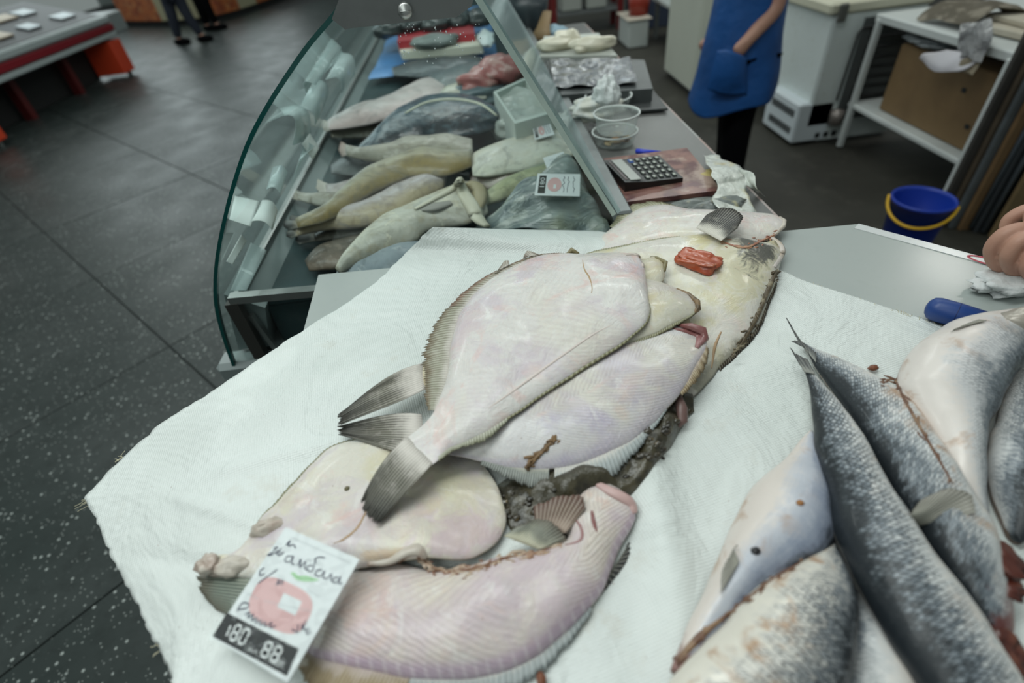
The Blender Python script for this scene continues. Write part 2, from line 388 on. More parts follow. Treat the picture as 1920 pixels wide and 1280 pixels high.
def hit(px, py, fs, lift=0.):
    d = _ray(px, py); d = d/np.linalg.norm(d); best = None
    for f in (fs if isinstance(fs, (list, tuple)) else [fs]):
        h = f.bvh.ray_cast(Vector((0, 0, CAMZ)), Vector(d))
        if h[0] is not None and (best is None or h[3] < best[3]): best = h
    if best is None: return P(px, py, TZ+.02)
    return np.array(best[0])-d*lift
def fringe(name, f, side, a, b, width, mat, nr=34, droop=.2, ripple=.0011, parent=None, jag=.25, inset=.004, seed=1):
    rnd = random.Random(seed); E = f.L if side == 'L' else f.R; O = f.R if side == 'L' else f.L
    N = nr*2; V = []; F = []; UV = []; rows = 4
    W = crom([[x] for x in width], N+1)[:, 0]
    jj = 1.0
    for i in range(N+1):
        t = (a+(b-a)*i/N)*(f.n-1); k = min(int(t), f.n-2); fr = t-k
        p = E[k]*(1-fr)+E[k+1]*fr; q = O[k]*(1-fr)+O[k+1]*fr
        d = p-q; d[2] = 0; d /= np.linalg.norm(d)+1e-9
        tg = E[k+1]-E[k]; tg[2] = 0; tg /= np.linalg.norm(tg)+1e-9
        d = d-tg*np.dot(d, tg)*.6+tg*.35; d /= np.linalg.norm(d)
        zz = (1 if i % 2 else -1)*ripple*.6
        if i % 2 == 0: jj = 1+jag*(rnd.random()-.6)
        wv = max(W[i], .0008)*(jj if i % 2 == 0 else jj*.86)
        for r in range(rows):
            v = r/(rows-1)
            V.append(p+d*(-inset+v*(wv+inset))+np.array([0, 0, .001+zz*min(1, v*2)-droop*wv*v*v]))
    for i in range(N):
        for r in range(rows-1):
            F.append((i*rows+r, i*rows+r+1, (i+1)*rows+r+1, (i+1)*rows+r))
            UV += [(i/N, r/(rows-1)), (i/N, (r+1)/(rows-1)), ((i+1)/N, (r+1)/(rows-1)), ((i+1)/N, r/(rows-1))]
    o = mesh(name, V, F, mat, parent or f.parent, True, UV)
    md = o.modifiers.new('thick', 'SOLIDIFY'); md.thickness = .0008
    return o
def fan(name, base, tip, mat, parent, zb=.02, zt=.02, nr=20, ripple=.0012, belly=0., jag=.08, rows=9, flare=.0, seed=2, zmid=0., ctrl=None, conv=None):
    """ray fin between a base line (two pixels) and a tip polyline (pixels); z = heights above the table per base and tip end"""
    rnd = random.Random(seed); N = nr*2
    zb = zb if hasattr(zb, '__len__') else [zb]*len(base); zt = zt if hasattr(zt, '__len__') else [zt]*len(tip)
    B = np.array([P(p[0], p[1], TZ+z) for p, z in zip(base, zb)]); T = np.array([P(p[0], p[1], TZ+z) for p, z in zip(tip, zt)])
    if len(tip) > 2: T = crom(T, 28)
    if len(base) > 2: B = crom(B, 20)
    def samp(A, t):
        s = np.r_[0, np.cumsum(np.linalg.norm(np.diff(A, axis=0), axis=1))]; s /= s[-1]
        return np.array([np.interp(t, s, A[:, k]) for k in range(3)])
    V = []; F = []; UV = []
    jj = 0
    for i in range(N+1):
        t = i/N; b = samp(B, t); e = samp(T, t)
        if i % 2 == 0: jj = jag*(rnd.random()-.7)
        e = e+(e-b)*(jj if i % 2 == 0 else jj-.5*jag)
        zz = (1 if i % 2 else -1)*ripple*.35
        for r in range(rows):
            v = r/(rows-1)
            p = b*(1-v)+e*v
            if flare:
                c = samp(B, .5)*(1-v)+samp(T, .5)*v; p = c+(p-c)*(1+flare*4*v*(1-v))
            p[2] += zz*min(1, v*2.5)+zmid*4*v*(1-v)+belly*math.sin(math.pi*t)*v
            V.append(p)
    for i in range(N):
        for r in range(rows-1):
            F.append((i*rows+r, i*rows+r+1, (i+1)*rows+r+1, (i+1)*rows+r))
            UV += [(i/N, r/(rows-1)), (i/N, (r+1)/(rows-1)), ((i+1)/N, (r+1)/(rows-1)), ((i+1)/N, r/(rows-1))]
    o = mesh(name, V, F, mat, parent, True, UV)
    md = o.modifiers.new('thick', 'SOLIDIFY'); md.thickness = .001
    return o
def line_on(name, pts, fs, r, mat, parent, lift=-.0002, k=6, flat=.5, n=24, zfix=None):
    pp = crom(pts, n); W = [hit(a, b, fs, lift) for a, b in pp]
    rr = r if not hasattr(r, '__len__') else crom([[x] for x in r], n)[:, 0]
    return MB().tube(W, rr, k, flat).build(name, mat, parent, True)
def shreds(name, pts, fs, n, r, wd, mat, parent, seed=1):
    rnd = random.Random(seed); pp = crom(pts, 200); mb = MB()
    for k in range(n):
        i = rnd.randrange(199); t = pp[i+1]-pp[i]; t = t/(np.linalg.norm(t)+1e-9); q = pp[i]+np.array([-t[1], t[0]])*rnd.gauss(0, wd)
        w_ = hit(q[0], q[1], fs); w2 = hit(q[0]+t[0]*6, q[1]+t[1]*6, fs); d = w2-w_; a = math.atan2(d[1], d[0])+rnd.uniform(-.7, .7)
        s_ = r*rnd.uniform(.5, 1.3); mb.blob(w_, (s_*rnd.uniform(1., 2.6), s_*.55, s_*.4), .4, 2.5, k, 9, 6, np.array(Matrix.Rotation(a, 3, 'Z')))
    o = mb.build(name, mat, parent, True); o['kind'] = 'stuff'; return o
def skin(name, joints, edges, mat, parent, sub=2, root=0):
    me = bpy.data.meshes.new(name); o0 = ORG[parent.name]
    me.from_pydata([tuple(np.array(j[0], float)-o0) for j in joints], edges, [])
    o = bpy.data.objects.new(name, me); C.objects.link(o)
    md = o.modifiers.new('skin', 'SKIN'); md.use_smooth_shade = True
    for i, j in enumerate(joints):
        r = j[1] if hasattr(j[1], '__len__') else (j[1], j[1]); me.skin_vertices[0].data[i].radius = r
        me.skin_vertices[0].data[i].use_root = (i == root)
    if sub: sd = o.modifiers.new('sub', 'SUBSURF'); sd.levels = sub; sd.render_levels = sub
    dg = bpy.context.evaluated_depsgraph_get(); me2 = bpy.data.meshes.new_from_object(o.evaluated_get(dg))
    bpy.data.objects.remove(o); bpy.data.meshes.remove(me)
    me2.name = name; me2.materials.clear(); me2.materials.append(mat); me2.polygons.foreach_set('use_smooth', [True]*len(me2.polygons))
    o = bpy.data.objects.new(name, me2); C.objects.link(o); o.parent = parent; ORG[o.name] = o0
    return o
def fuse(objs, name, mat, parent, vox=.003, smooth=6):
    V = []; F = []; o0 = ORG[parent.name]
    for o in objs:
        n = len(V); V += [v.co[:] for v in o.data.vertices]; F += [[i+n for i in p.vertices] for p in o.data.polygons]
        bpy.data.objects.remove(o)
    me = bpy.data.meshes.new(name); me.from_pydata(V, [], F); o = bpy.data.objects.new(name, me); C.objects.link(o)
    r = o.modifiers.new('r', 'REMESH'); r.mode = 'VOXEL'; r.voxel_size = vox; r.use_smooth_shade = True
    if smooth: q = o.modifiers.new('s', 'SMOOTH'); q.iterations = smooth; q.factor = .5
    dg = bpy.context.evaluated_depsgraph_get(); me2 = bpy.data.meshes.new_from_object(o.evaluated_get(dg)); bpy.data.objects.remove(o)
    me2.name = name; me2.materials.clear(); me2.materials.append(mat); me2.polygons.foreach_set('use_smooth', [True]*len(me2.polygons))
    o = bpy.data.objects.new(name, me2); C.objects.link(o); o.parent = parent; ORG[o.name] = o0
    return o
def text_tris(txt, shear=0.):
    cu = bpy.data.curves.new('t', 'FONT'); cu.body = txt; cu.shear = shear; cu.resolution_u = 3
    o = bpy.data.objects.new('t', cu); C.objects.link(o)
    dg = bpy.context.evaluated_depsgraph_get(); me = bpy.data.meshes.new_from_object(o.evaluated_get(dg))
    V = np.array([v.co[:] for v in me.vertices]); F = [list(p.vertices) for p in me.polygons]
    bpy.data.objects.remove(o); bpy.data.curves.remove(cu); bpy.data.meshes.remove(me)
    V = V[:, :2]; V = (V-V.min(0))/(V.max(0)-V.min(0)); return V, F
def sheetgrid(L, Rr, nu, nv, zfun=None):
    """grid between two 3-D polylines"""
    L = crom(L, nu); Rr = crom(Rr, nu); V = []; F = []
    for i in range(nu):
        for j in range(nv+1):
            t = j/nv; p = L[i]*(1-t)+Rr[i]*t
            if zfun: p = zfun(p, i/(nu-1), t)
            V.append(p)
    for i in range(nu-1):
        for j in range(nv): F.append((i*(nv+1)+j, i*(nv+1)+j+1, (i+1)*(nv+1)+j+1, (i+1)*(nv+1)+j))
    return V, F
# ================================================================== floor
def floor_mat(name, a, b, speck, rough):
    s = NT(name); v = s.obj()
    c = s.mix(s.ramp(s.noise(v, 1.3, 4.), .35, .7), a, b)
    c = s.mix(s.math('MULTIPLY', s.ramp(s.noise(v, 14., 5., .7), .45, .7), .5), c, tuple(q*.55 for q in a))
    v1 = s.voro(v, 42.); r = s.voro(v, 42., 'F1', 1)
    q = s.n('ShaderNodeSeparateColor'); s.put(q.inputs[0], r)
    k = s.math('MULTIPLY', s.ramp(v1, .30, .12), s.ramp(q.outputs[0], .72, .78))
    c = s.mix(s.math('MULTIPLY', k, speck), c, (.42, .46, .44))
    v2 = s.voro(v, 95.); r2 = s.voro(v, 95., 'F1', 1); q2 = s.n('ShaderNodeSeparateColor'); s.put(q2.inputs[0], r2)
    k2 = s.math('MULTIPLY', s.ramp(v2, .35, .15), s.ramp(q2.outputs[0], .80, .84))
    c = s.mix(s.math('MULTIPLY', k2, speck*.8), c, (.35, .38, .36))
    nm = s.bump(s.noise(v, 60., 3.), .15, .002)
    return s.fin(c, s.ramp(s.noise(v, 3., 3.), .3, .7, rough, rough+.09), 0., .36, nm)
terrazzo = floor_mat('terrazzo', (.026, .036, .034), (.042, .052, .050), .9, .36)
concrete = M('market_floor_concrete', (.034, .032, .024), .65, 0, ((1.5, (.018, .016, .012), .4, .7, .8), (9., (.075, .07, .056), .5, .75, .4), (30., (.03, .028, .021), .5, .7, .4)), (25., .2, .004))
joint = M('floor_joint', (.03, .034, .034), .8)
fl = MB().box((1.0, 9.0, -.03), (26, 28, .04)).build('floor', joint); tag(fl, kind='structure', label='dark market hall floor of terrazzo slabs and concrete')
MB().box((8.0, 7.0, -.006), (14.4, 24, .012)).build('concrete_strip', concrete, fl)
ts = 1.15; a45 = math.radians(45.5)
me = None; cnt = 0
u0 = (-2.44*math.cos(a45)+2.83*math.sin(a45)); v0 = (2.44*math.sin(-a45)*-1*-1)
for i in range(-24, 24):
    for j in range(-24, 24):
        ca, sa = math.cos(a45), math.sin(a45)
        uu = .28+(i+.5)*ts; vv = 1.60+(j+.5)*ts
        x = uu*ca-vv*sa; y = uu*sa+vv*ca
        if x > .65 or y < -.2 or y > 15 or x < -1.2-.95*max(y, 0)*1.05-1.0: continue
        if cnt >= 300: continue
        if me is None:
            o = MB().box((x, y, -.005), (ts-.007, ts-.007, .012), a45, .002).build('floor_slab', terrazzo, fl); me = o.data; x0, y0 = x, y
        else:
            o = bpy.data.objects.new('floor_slab', me); C.objects.link(o); o.parent = fl; o.location = (x-x0, y-y0, random.uniform(-.0008, .0008))
        cnt += 1
# outlying walls (beyond the frame's top edge they are only glimpsed)
wallm = M('grey_wall_paint', (.30, .34, .33), .7)
wb = MB().box((1.0, 21.0, 1.9), (26, .2, 3.8)).build('wall_back', wallm); tag(wb, kind='structure')
# ================================================================== sales table, sheet
lam = M('grey_laminate', (.40, .435, .42), .28, 0, ((6., (.36, .40, .385), .45, .7, .5), (60., (.34, .37, .35), .55, .75, .25)), (8., .08, .003), .1)
steel = M('brushed_steel', (.42, .43, .42), .32, .85, ((30., (.30, .31, .30), .45, .7, .5),))
dsteel = M('dull_steel', (.25, .27, .27), .4, .6, ((14., (.16, .17, .17), .4, .7, .6),))
cabm = M('cabinet_grey', (.40, .43, .42), .45)
t = thing('sales_table', 'grey laminate sales table under the white woven sheet', 'table', (.1, .4, 0))
_e = P(1920, 503, TZ); _c = np.array([.63, .765]); _d = (_e[:2]-_c)/np.linalg.norm(_e[:2]-_c); _f = _c+_d*.85
top = [(-.341, .825), (.63, .765), tuple(_f), (_f[0], -.1), (1.02, -.12), (-.31, -.12), (-.332, .658)]
MB().prism([(x, y, TZ-.035) for x, y in top], (0, 0, .035)).build('tabletop', lam, t)
MB().box((.12, .28, .55), (.72, .66, 1.03), 0, .01).build('cabinet', cabm, t)
MB().box((.12, .28, .02), (.68, .62, .04)).build('plinth', dsteel, t)
p0 = np.array([.63, .765, TZ]); p1 = np.array([*(_c+_d*.42), TZ])
dd = unit(p1-p0); nn = np.array([-dd[1], dd[0], 0]); nn = nn if nn[0] < 0 else -nn
strip = M('white_edge_tape', (.66, .68, .68), .3, 0, ((60., (.5, .52, .52), .5, .7, .4),), (20., .3, .002), .2)
o = MB().prism([p0+nn*.001, p1+nn*.001, p1+nn*.020, p0+nn*.020], (0, 0, .0012)).build('edge_tape', strip, t); tag(o, 'white tape with a red mark along the table edge')
redp = M('red_print', (.45, .03, .06), .4)
m_ = MB(); cc = p0+dd*(np.dot(P(1845, 494, TZ)-p0, dd))+nn*.011+np.array([0, 0, .0016])
ring = [cc+dd*(.022*math.cos(a))+nn*(.0085*math.sin(a)) for a in np.linspace(.9, 6.6, 26)]
for i in range(len(ring)-1):
    a, b = ring[i], ring[i+1]; q = unit(b-a); s_ = np.array([-q[1], q[0], 0])*.0022
    m_.add([a-s_, b-s_, b+s_, a+s_], [(0, 1, 2, 3)])
a, b = cc+dd*.002, cc+dd*.024-nn*.004; s_ = nn*.0018
m_.add([a-s_, b-s_, b+s_, a+s_], [(0, 1, 2, 3)])
m_.build('red_logo', redp, o)
def weave_mat():
    s = NT('woven_polypropylene'); v = s.obj()
    q = s.n('ShaderNodeSeparateXYZ'); s.put(q.inputs[0], s.obj((1, 1, 1), (0, 0, .55)))
    k = 6.283/.0042
    sx = s.math('SINE', s.math('MULTIPLY', q.outputs[0], k)); sy = s.math('SINE', s.math('MULTIPLY', q.outputs[1], k))
    wv = s.math('MULTIPLY', sx, sy)
    n1 = s.noise(v, 5., 4.); n2 = s.noise(v, 30., 4.)
    c = s.mix(s.ramp(n1, .4, .7), (.79, .83, .81), (.72, .76, .735))
    c = s.mix(s.math('MULTIPLY', s.ramp(wv, -.2, 1.), .22), c, (.50, .54, .51))
    st = s.ramp(s.noise(v, 13., 5., .65), .60, .74)
    c = s.mix(s.math('MULTIPLY', st, .25), c, (.55, .47, .36))
    sp = s.math('MULTIPLY', s.ramp(s.voro(v, 55.), .05, .02), s.ramp(n1, .5, .55))
    c = s.mix(s.math('MULTIPLY', sp, .8), c, (.25, .10, .06))
    nm = s.bump(wv, .4, .0008); nm = s.bump(n2, .4, .004, nm); nm = s.bump(s.noise(v, 7., 4., .6, 1.), .7, .016, nm); nm = s.bump(s.noise(v, 200., 2.), .25, .001, nm)
    s.fin(c, .34, 0., .5, nm, .1)
    return s.m
weave = weave_mat()
SL = [((430, 1500), 0), ((372, 1370), -.004), ((330, 1285), -.008), ((300, 1215), -.014), ((270, 1160), -.02), ((235, 1090), -.024), ((197, 1015), -.028), ((168, 948), -.03), ((160, 934), -.03), ((172, 922), -.03), ((222, 868), -.028), ((250, 842), -.026), ((268, 828), -.025), ((300, 797), -.022), ((360, 758), -.015), ((420, 720), -.008), ((520, 652), 0.), ((620, 588), .002), ((700, 535), .003), ((760, 477), .010)]
SR = [((2150, 1500), 0), ((2150, 1370), 0), ((2150, 1285), 0), ((2150, 1215), 0), ((2140, 1160), 0), ((2130, 1090), 0), ((2120, 1015), 0), ((2100, 948), 0), ((2090, 934), 0), ((2080, 922), 0), ((2070, 868), 0), ((2060, 842), 0), ((2050, 828), 0), ((2030, 797), 0), ((2000, 758), 0), ((1960, 715), 0), ((1760, 610), 0), ((1640, 570), 0), ((1520, 532), 0), ((1440, 500), 0)]
Lw = [P(a[0], a[1], TZ+.0022+z) for a, z in SL]+[PYp(790, 447, .843), PYp(812, 428, .846)]
Rw = [P(a[0], a[1], TZ+.0022+z) for a, z in SR]+[P(1300, 468, TZ+.004), PYp(1122, 434, .835)]
LC = crom(Lw, 190); RC = crom(Rw, 190)
def zf(p, u, tt):
    p = np.array(p, float); i = int(round(u*189)); b0 = TZ+.0022; zl = LC[i][2]-b0; zr = RC[i][2]-b0; dl = -.338-LC[i][0]; d = -.338-p[0]
    if zl < 0: p[2] = b0+(zl*max(0, d/dl)**1.4 if d > 0 and dl > .003 else 0)
    elif i < 178: p[2] = max(p[2], b0)
    v = Vector((p[0], p[1], 0))
    h = .5+.5*noise.noise(v*6.+Vector((3, 1, 0))); h2 = .5+.5*noise.noise(v*17.)
    g = math.exp(-((p[0]-.135-.10*(p[1]-.35))/.024)**2)*math.exp(-((p[1]-.30)/.16)**2)
    p[2] += .004*h*h+.0012*h2+.015*g
    for (ax, ay, bx, by, wd, hh) in ((-.10, .80, .03, .66, .005, .003), (-.40, .36, -.27, .30, .006, .004), (-.36, .40, -.22, .42, .01, .004), (-.42, .30, -.30, .26, .008, -.003)):
        d = np.array([bx-ax, by-ay]); l = np.linalg.norm(d); d /= l; q = p[:2]-np.array([ax, ay]); al = q@d; ac = abs(q[0]*d[1]-q[1]*d[0])
        p[2] += hh*math.exp(-(ac/wd)**2)*(1 if 0 < al < l else math.exp(-(min(abs(al), abs(al-l))/.03)**2))
    e = min(tt/.012, 1)
    if e < 1: p[:2] += (1-e)*.0030*np.array([noise.noise(v*90.), noise.noise(v*90.+Vector((5, 5, 5)))])+(1-e)*.003*np.array([noise.noise(v*30.), noise.noise(v*30.+Vector((5, 5, 5)))])
    return p
V, F = sheetgrid(Lw, Rw, 190, 170, zf)
sh = mesh('woven_sheet', V, F, weave); tag(sh, 'white woven plastic sack sheet spread under the fish', 'sheet')
md = sh.modifiers.new('thick', 'SOLIDIFY'); md.thickness = .0008
fray = M('frayed_thread', (.62, .58, .42), .8)
rnd = random.Random(3); m_ = MB()
def thread(px, py, z, ln, ang, mb, r=.0005):
    b = P(px, py, TZ+z); pts = [b]; a = ang
    for k in range(5):
        a += rnd.uniform(-.5, .5); pts.append(pts[-1]+np.array([math.cos(a), math.sin(a), rnd.uniform(-.3, .3)])*ln/5)
    mb.tube(pts, r, 4)
for k in range(7): thread(228+rnd.uniform(-10, 12), 862+rnd.uniform(-6, 6), -.027, rnd.uniform(.006, .014), rnd.uniform(1.8, 3.6), m_, .0005)
for k in range(8): thread(163+rnd.uniform(-3, 10), 935+rnd.uniform(0, 25), -.029, rnd.uniform(.006, .016), rnd.uniform(2.2, 4.2), m_, .0004)
for k in range(36): q = rnd.random(); thread(1520+q*260, 533+q*84, .004, rnd.uniform(.004, .009), 1.1+rnd.uniform(-.4, .4), m_, .0003)
for k in range(5): thread(300+rnd.uniform(-6, 10), 1205+rnd.uniform(-15, 20), -.014, rnd.uniform(.005, .012), 3.4, m_, .0004)
o = m_.build('frayed_threads', fray, sh, True); tag(o, kind='stuff')
# ================================================================== glass display case
glass = glass_mat('case_glass', (.95, .975, .97), .5, .0)
glassf = glass_mat('front_glass', (.86, .93, .92), .8, .03, (.6, .68, .68), (7., .55, .75, (1, .35, 1.), .16))
glassr = glass_mat('rear_glass', (.80, .88, .88), .8, .32, (.50, .60, .60))
teal = M('green_glass_edge', (.006, .075, .070), .12, 0, (), None, .3)
paleedge = M('pale_glass_edge', (.45, .56, .52), .2, 0, ((20., (.35, .45, .42), .4, .7, .5),), None, .2)
GY = .857
cv = [PYp(*p, GY) for p in [(440, 685), (424, 640), (410, 590), (405, 545), (409, 480), (425, 400), (445, 328), (470, 260), (503, 198), (540, 140), (580, 83), (625, 30), (645, 0)]]
cv = crom(cv, 40)
dcase = thing('display_case', 'curved glass fish display case behind the sales table', 'display case', (-.2, 1.9, 0))
YB = 4.6
poly = list(cv)+[PYp(890, -8, GY), PYp(1150, 400, GY), np.array([.215, GY, .90])]
MB().prism(poly, (0, .006, 0)).build('end_glass', glass, dcase)
m_ = MB()
V = [p for p in cv]+[p+np.array([0, YB-GY, 0]) for p in cv]; n_ = len(cv)
m_.add(V, [(i, i+1, n_+i+1, n_+i) for i in range(n_-1)]); o = m_.build('front_glass', glassf, dcase, True)
# polished edges
def ribbon(pts, wd, dep, upn): 
    mb = MB(); n = len(pts); V = []; F = []
    for i, p in enumerate(pts):
        t_ = unit(pts[min(i+1, n-1)]-pts[max(i-1, 0)]); s1 = unit(np.cross(t_, upn))
        for a, b in ((-1, -1), (1, -1), (1, 1), (-1, 1)): V.append(p+s1*wd/2*a+np.array(upn)*dep/2*b)
    for i in range(n-1):
        for j in range(4): F.append((i*4+j, i*4+(j+1) % 4, i*4+4+(j+1) % 4, i*4+4+j))
    F += [(0, 1, 2, 3), ((n-1)*4, (n-1)*4+3, (n-1)*4+2, (n-1)*4+1)]
    return mb.add(V, F)
ribbon(list(cv), .0065, .010, np.array([0, 1., 0])).build('curved_glass_edge', teal, dcase)
bar = [PYp(893, -8, GY-.004), PYp(1150, 400, GY-.004)]
ribbon(bar, .0085, .014, np.array([0, 1., 0])).build('rear_glass_edge', paleedge, dcase)
b0, b1 = np.array(PYp(893, -8, GY)), np.array(PYp(1158, 400, GY))
MB().prism([b0, b1, b1+[0, YB-GY, 0], b0+[0, YB-GY, 0]], (.006, 0, .004)).build('rear_glass', glassr, dcase)
rr = MB(); rr.tube([b0+[.006, .02, .0], b0+[.006, YB-GY, 0]], .008, 8); rr.build('top_rail', steel, dcase, True)
MB().box((.245, (GY+YB)/2, 1.10), (.03, YB-GY-.05, .035), 0, .004).build('rear_rail', dsteel, dcase)
# steel hinge plate with its screw
pl = [PYp(*p, GY-.006) for p in [(622, 36), (648, 56), (657, 53), (856, 32), (884, 12), (892, -14), (640, -14)]]
hp = MB().prism(pl, (0, .003, 0)).build('hinge_plate', M('grey_painted_steel', (.20, .21, .21), .38, .5, ((25., (.15, .16, .16), .4, .7, .5),)), dcase)
c0 = PYp(760, 20, GY-.009); m_ = MB(); Rx = np.array([[1, 0, 0], [0, 0, -1], [0, 1, 0.]])
m2 = MB().lathe((0, 0, 0), [(.010, 0), (.0105, .003), (.008, .006), (.0, .0065)], 18); VV = np.array(m2.V)@Rx.T
m_.add(VV+c0, m2.F); m_.box(c0+[0, -.0066, 0], (.014, .0012, .0022)); m_.build('screw', steel, hp, True)
rnd = random.Random(11); m_ = MB()
for k in range(60):
    q = PYp(rnd.uniform(745, 905), rnd.uniform(45, 75+70*rnd.random()), GY-.002)
    r_ = rnd.uniform(.0005, .0012); m_.blob(q, (r_, r_*.6, r_*1.2), 0, 1, 0, 6, 4)
o = m_.build('water_drops', M('water_drop', (.75, .82, .84), .05), dcase, True); tag(o, kind='stuff')
# deck, rails, base
deckm = M('case_deck_steel', (.035, .062, .066), .4, .1, ((6., (.02, .03, .03), .4, .7, .7), (30., (.07, .085, .085), .5, .75, .4)), None, 0, .15)
area('case_fill_light', (-.12, 2.4, 1.485), .05, 3.0, 4.2, (.92, 1, .98), (-.2, 0, -1))  # added fill light to brighten the fish in the case, no fixture known
MB().box((-.14, (GY+YB)/2+.02, 1.0), (.72, YB-GY-.06, .02), 0, .003).build('fish_deck', deckm, dcase)
a, b = PYp(432, 560, GY+.014), PYp(598, 545, GY+.014)
ribbon([a, b, b+(b-a)*2.4], .016, .02, np.array([0, 1., 0])).build('end_rail', steel, dcase)
a = PYp(436, 566, GY+.012); b = PYp(492, 668, GY+.012)
ribbon([a, b], .026, .02, np.array([0, 1., 0])).build('corner_post', M('dark_trim', (.06, .055, .05), .4, .3), dcase)
a2 = PYp(470, 590, GY+.02); b2 = PYp(520, 656, GY+.02)
ribbon([a2, b2], .010, .012, np.array([0, 1., 0])).build('inner_post', steel, dcase)
fr = PYp(436, 560, GY+.02)
MB().box((fr[0]+.004, (GY+YB)/2, fr[2]-.006), (.016, YB-GY-.04, .022), 0, .003).build('front_rail', steel, dcase)
MB().prism([(-.565, GY+.03, 1.045), (-.50, GY+.03, 1.0), (-.53, GY+.03, .90), (-.60, GY+.03, .90)], (0, YB-GY-.06, 0)).build('front_panel', M('front_panel_grey', (.22, .26, .26), .35), dcase)
MB().box((-.18, (GY+YB)/2+.01, .46), (.80, YB-GY, .86), 0, .015).build('base_cabinet', M('case_base_grey', (.24, .28, .28), .4), dcase)
MB().box((-.43, GY+.02, .865), (.44, .06, .05), 0, .012).build('base_ledge', M('case_base_grey', (.36, .40, .40), .4), dcase)
MB().box((-.3, GY+.06, .94), (.42, .015, .10), 0, .003).build('lower_panel', deckm, dcase)
MB().box((-.12, YB-.01, 1.2), (.62, .012, .62)).build('far_panel', M('far_panel_grey', (.30, .36, .36), .4), dcase)
# price slips and plastic holders along the front rail
paper = M('slip_paper', (.78, .82, .80), .6); film = glass_mat('slip_film', (.80, .86, .86), .9, .45, (.72, .80, .80))
def slip(quad, Y0, Y1, name, lab, mat, grp=None, curl=.0):
    """a small card given by four pixels: first two at depth Y0, last two at depth Y1"""
    c = [PYp(*quad[0], Y0), PYp(*quad[1], Y0), PYp(*quad[2], Y1), PYp(*quad[3], Y1)]
    V = []; F = []; n = 8
    nrm = unit(np.cross(c[1]-c[0], c[3]-c[0]))
    for i in range(n+1):
        u = i/n
        for v in (0, .5, 1.):
            p = (c[0]*(1-u)+c[1]*u)*(1-v)+(c[3]*(1-u)+c[2]*u)*v; V.append(p+nrm*curl*math.sin(math.pi*u))
    for i in range(n):
        for j in range(2): F.append((i*3+j, i*3+j+1, i*3+4+j, i*3+3+j))
    o = mesh(name, V, F, mat); md = o.modifiers.new('thick', 'SOLIDIFY'); md.thickness = .0012
    return tag(o, lab, 'price slip', grp)
slip([(430, 412), (470, 425), (486, 378), (440, 368)], .93, 1.04, 'price_slip', 'pale price slip standing nearest the curved glass edge', paper)
slip([(472, 415), (510, 432), (520, 395), (492, 376)], .95, 1.06, 'price_slip', 'white folded price slip beside the black tail tip', paper, None, .01)
slip([(424, 490), (436, 496), (462, 452), (452, 440)], .90, .98, 'price_slip', 'narrow upright price slip at the near end of the rail', paper)
slip([(432, 545), (462, 545), (500, 470), (470, 455)], .885, .99, 'slip_holder', 'clear plastic slip holder lying on the near front rail', film)
slip([(500, 355), (525, 365), (538, 322), (512, 315)], 1.02, 1.14, 'slip_holder', 'small clear slip holder above the black fish tail', film, None, .01)
slip([(566, 270), (586, 300), (598, 278), (580, 250)], 1.2, 1.3, 'price_slip', 'white price slip at the middle of the front rail', paper)
slip([(548, 345), (562, 300), (590, 275), (572, 262)], 1.1, 1.25, 'slip_holder', 'long clear slip holder on the middle front rail', film)
slip([(498, 232), (548, 272), (580, 262), (520, 205)], 1.17, 1.35, 'slip_holder', 'curled clear slip holder bent against the curved glass', film, None, .05)
slip([(560, 205), (590, 235), (615, 180), (590, 150)], 1.4, 1.7, 'slip_holder', 'crumpled clear slip holder farther along the rail', film, None, .02)
slip([(610, 150), (640, 175), (665, 140), (640, 100)], 1.7, 2.1, 'slip_holder', 'clear slip holder at the far end of the rail', film, None, .03)
slip([(575, 175), (592, 160), (640, 90), (625, 80)], 1.35, 1.75, 'slip_holder', 'long hazy slip holder leaning on the upper curved glass', film, None, .02)
# ================================================================== rear counter and what lies on it
CZ = 1.08
ct = thing('rear_counter', 'long steel counter behind the display case', 'counter', (.39, 2, 0))
e1, e0 = P(1225, 172, CZ), P(1470, 432, CZ)
ctm = M('counter_steel', (.17, .17, .165), .38, .3, ((5., (.13, .13, .125), .4, .7, .6), (40., (.20, .19, .19), .5, .75, .4)))
MB().box((.395, 1.85, CZ-.012), (.282, 2.0, .024), 0, .004).build('countertop', ctm, ct)
MB().box((.41, 1.86, .53), (.22, 1.9, 1.05), 0, .01).build('counter_cabinet', dsteel, ct)
MB().box((.537, 1.85, CZ-.014), (.006, 2.0, .022)).build('edge_strip', M('worn_pink_edge', (.42, .30, .27), .5, 0, ((9., (.38, .37, .36), .45, .6, 1.),)), ct)
# calculator on its stained board
cq = [P(1108, 300, CZ+.012), P(1288, 277, CZ+.012), P(1353, 356, CZ+.012), P(1152, 381, CZ+.012)]
pinkm = M('stained_board', (.27, .13, .105), .5, 0, ((16., (.11, .035, .04), .42, .58, .9), (13., (.48, .36, .29), .52, .64, .75), (40., (.14, .07, .05), .5, .65, .5)), (20., .4, .004), .1)
o = MB().prism([p-[0, 0, .010] for p in cq], (0, 0, .010)).build('stained_board', pinkm); tag(o, 'reddish brown stained board under the calculator', 'board')
kq = [P(1131, 303, CZ+.030), P(1236, 291, CZ+.022), P(1281, 333, CZ+.022), P(1172, 345, CZ+.03)]
calc = thing('calculator', 'black desk calculator with pale keys on the stained board', 'calculator', np.mean(kq, 0)*[1, 1, 0]+[0, 0, CZ+.013])
blk = M('black_plastic', (.012, .014, .014), .32); keym = M('dark_key', (.035, .04, .038), .45); leg_ = M('key_legend', (.50, .53, .46), .5); lgm = MB(); lcd = M('lcd_glass', (.36, .38, .35), .25)
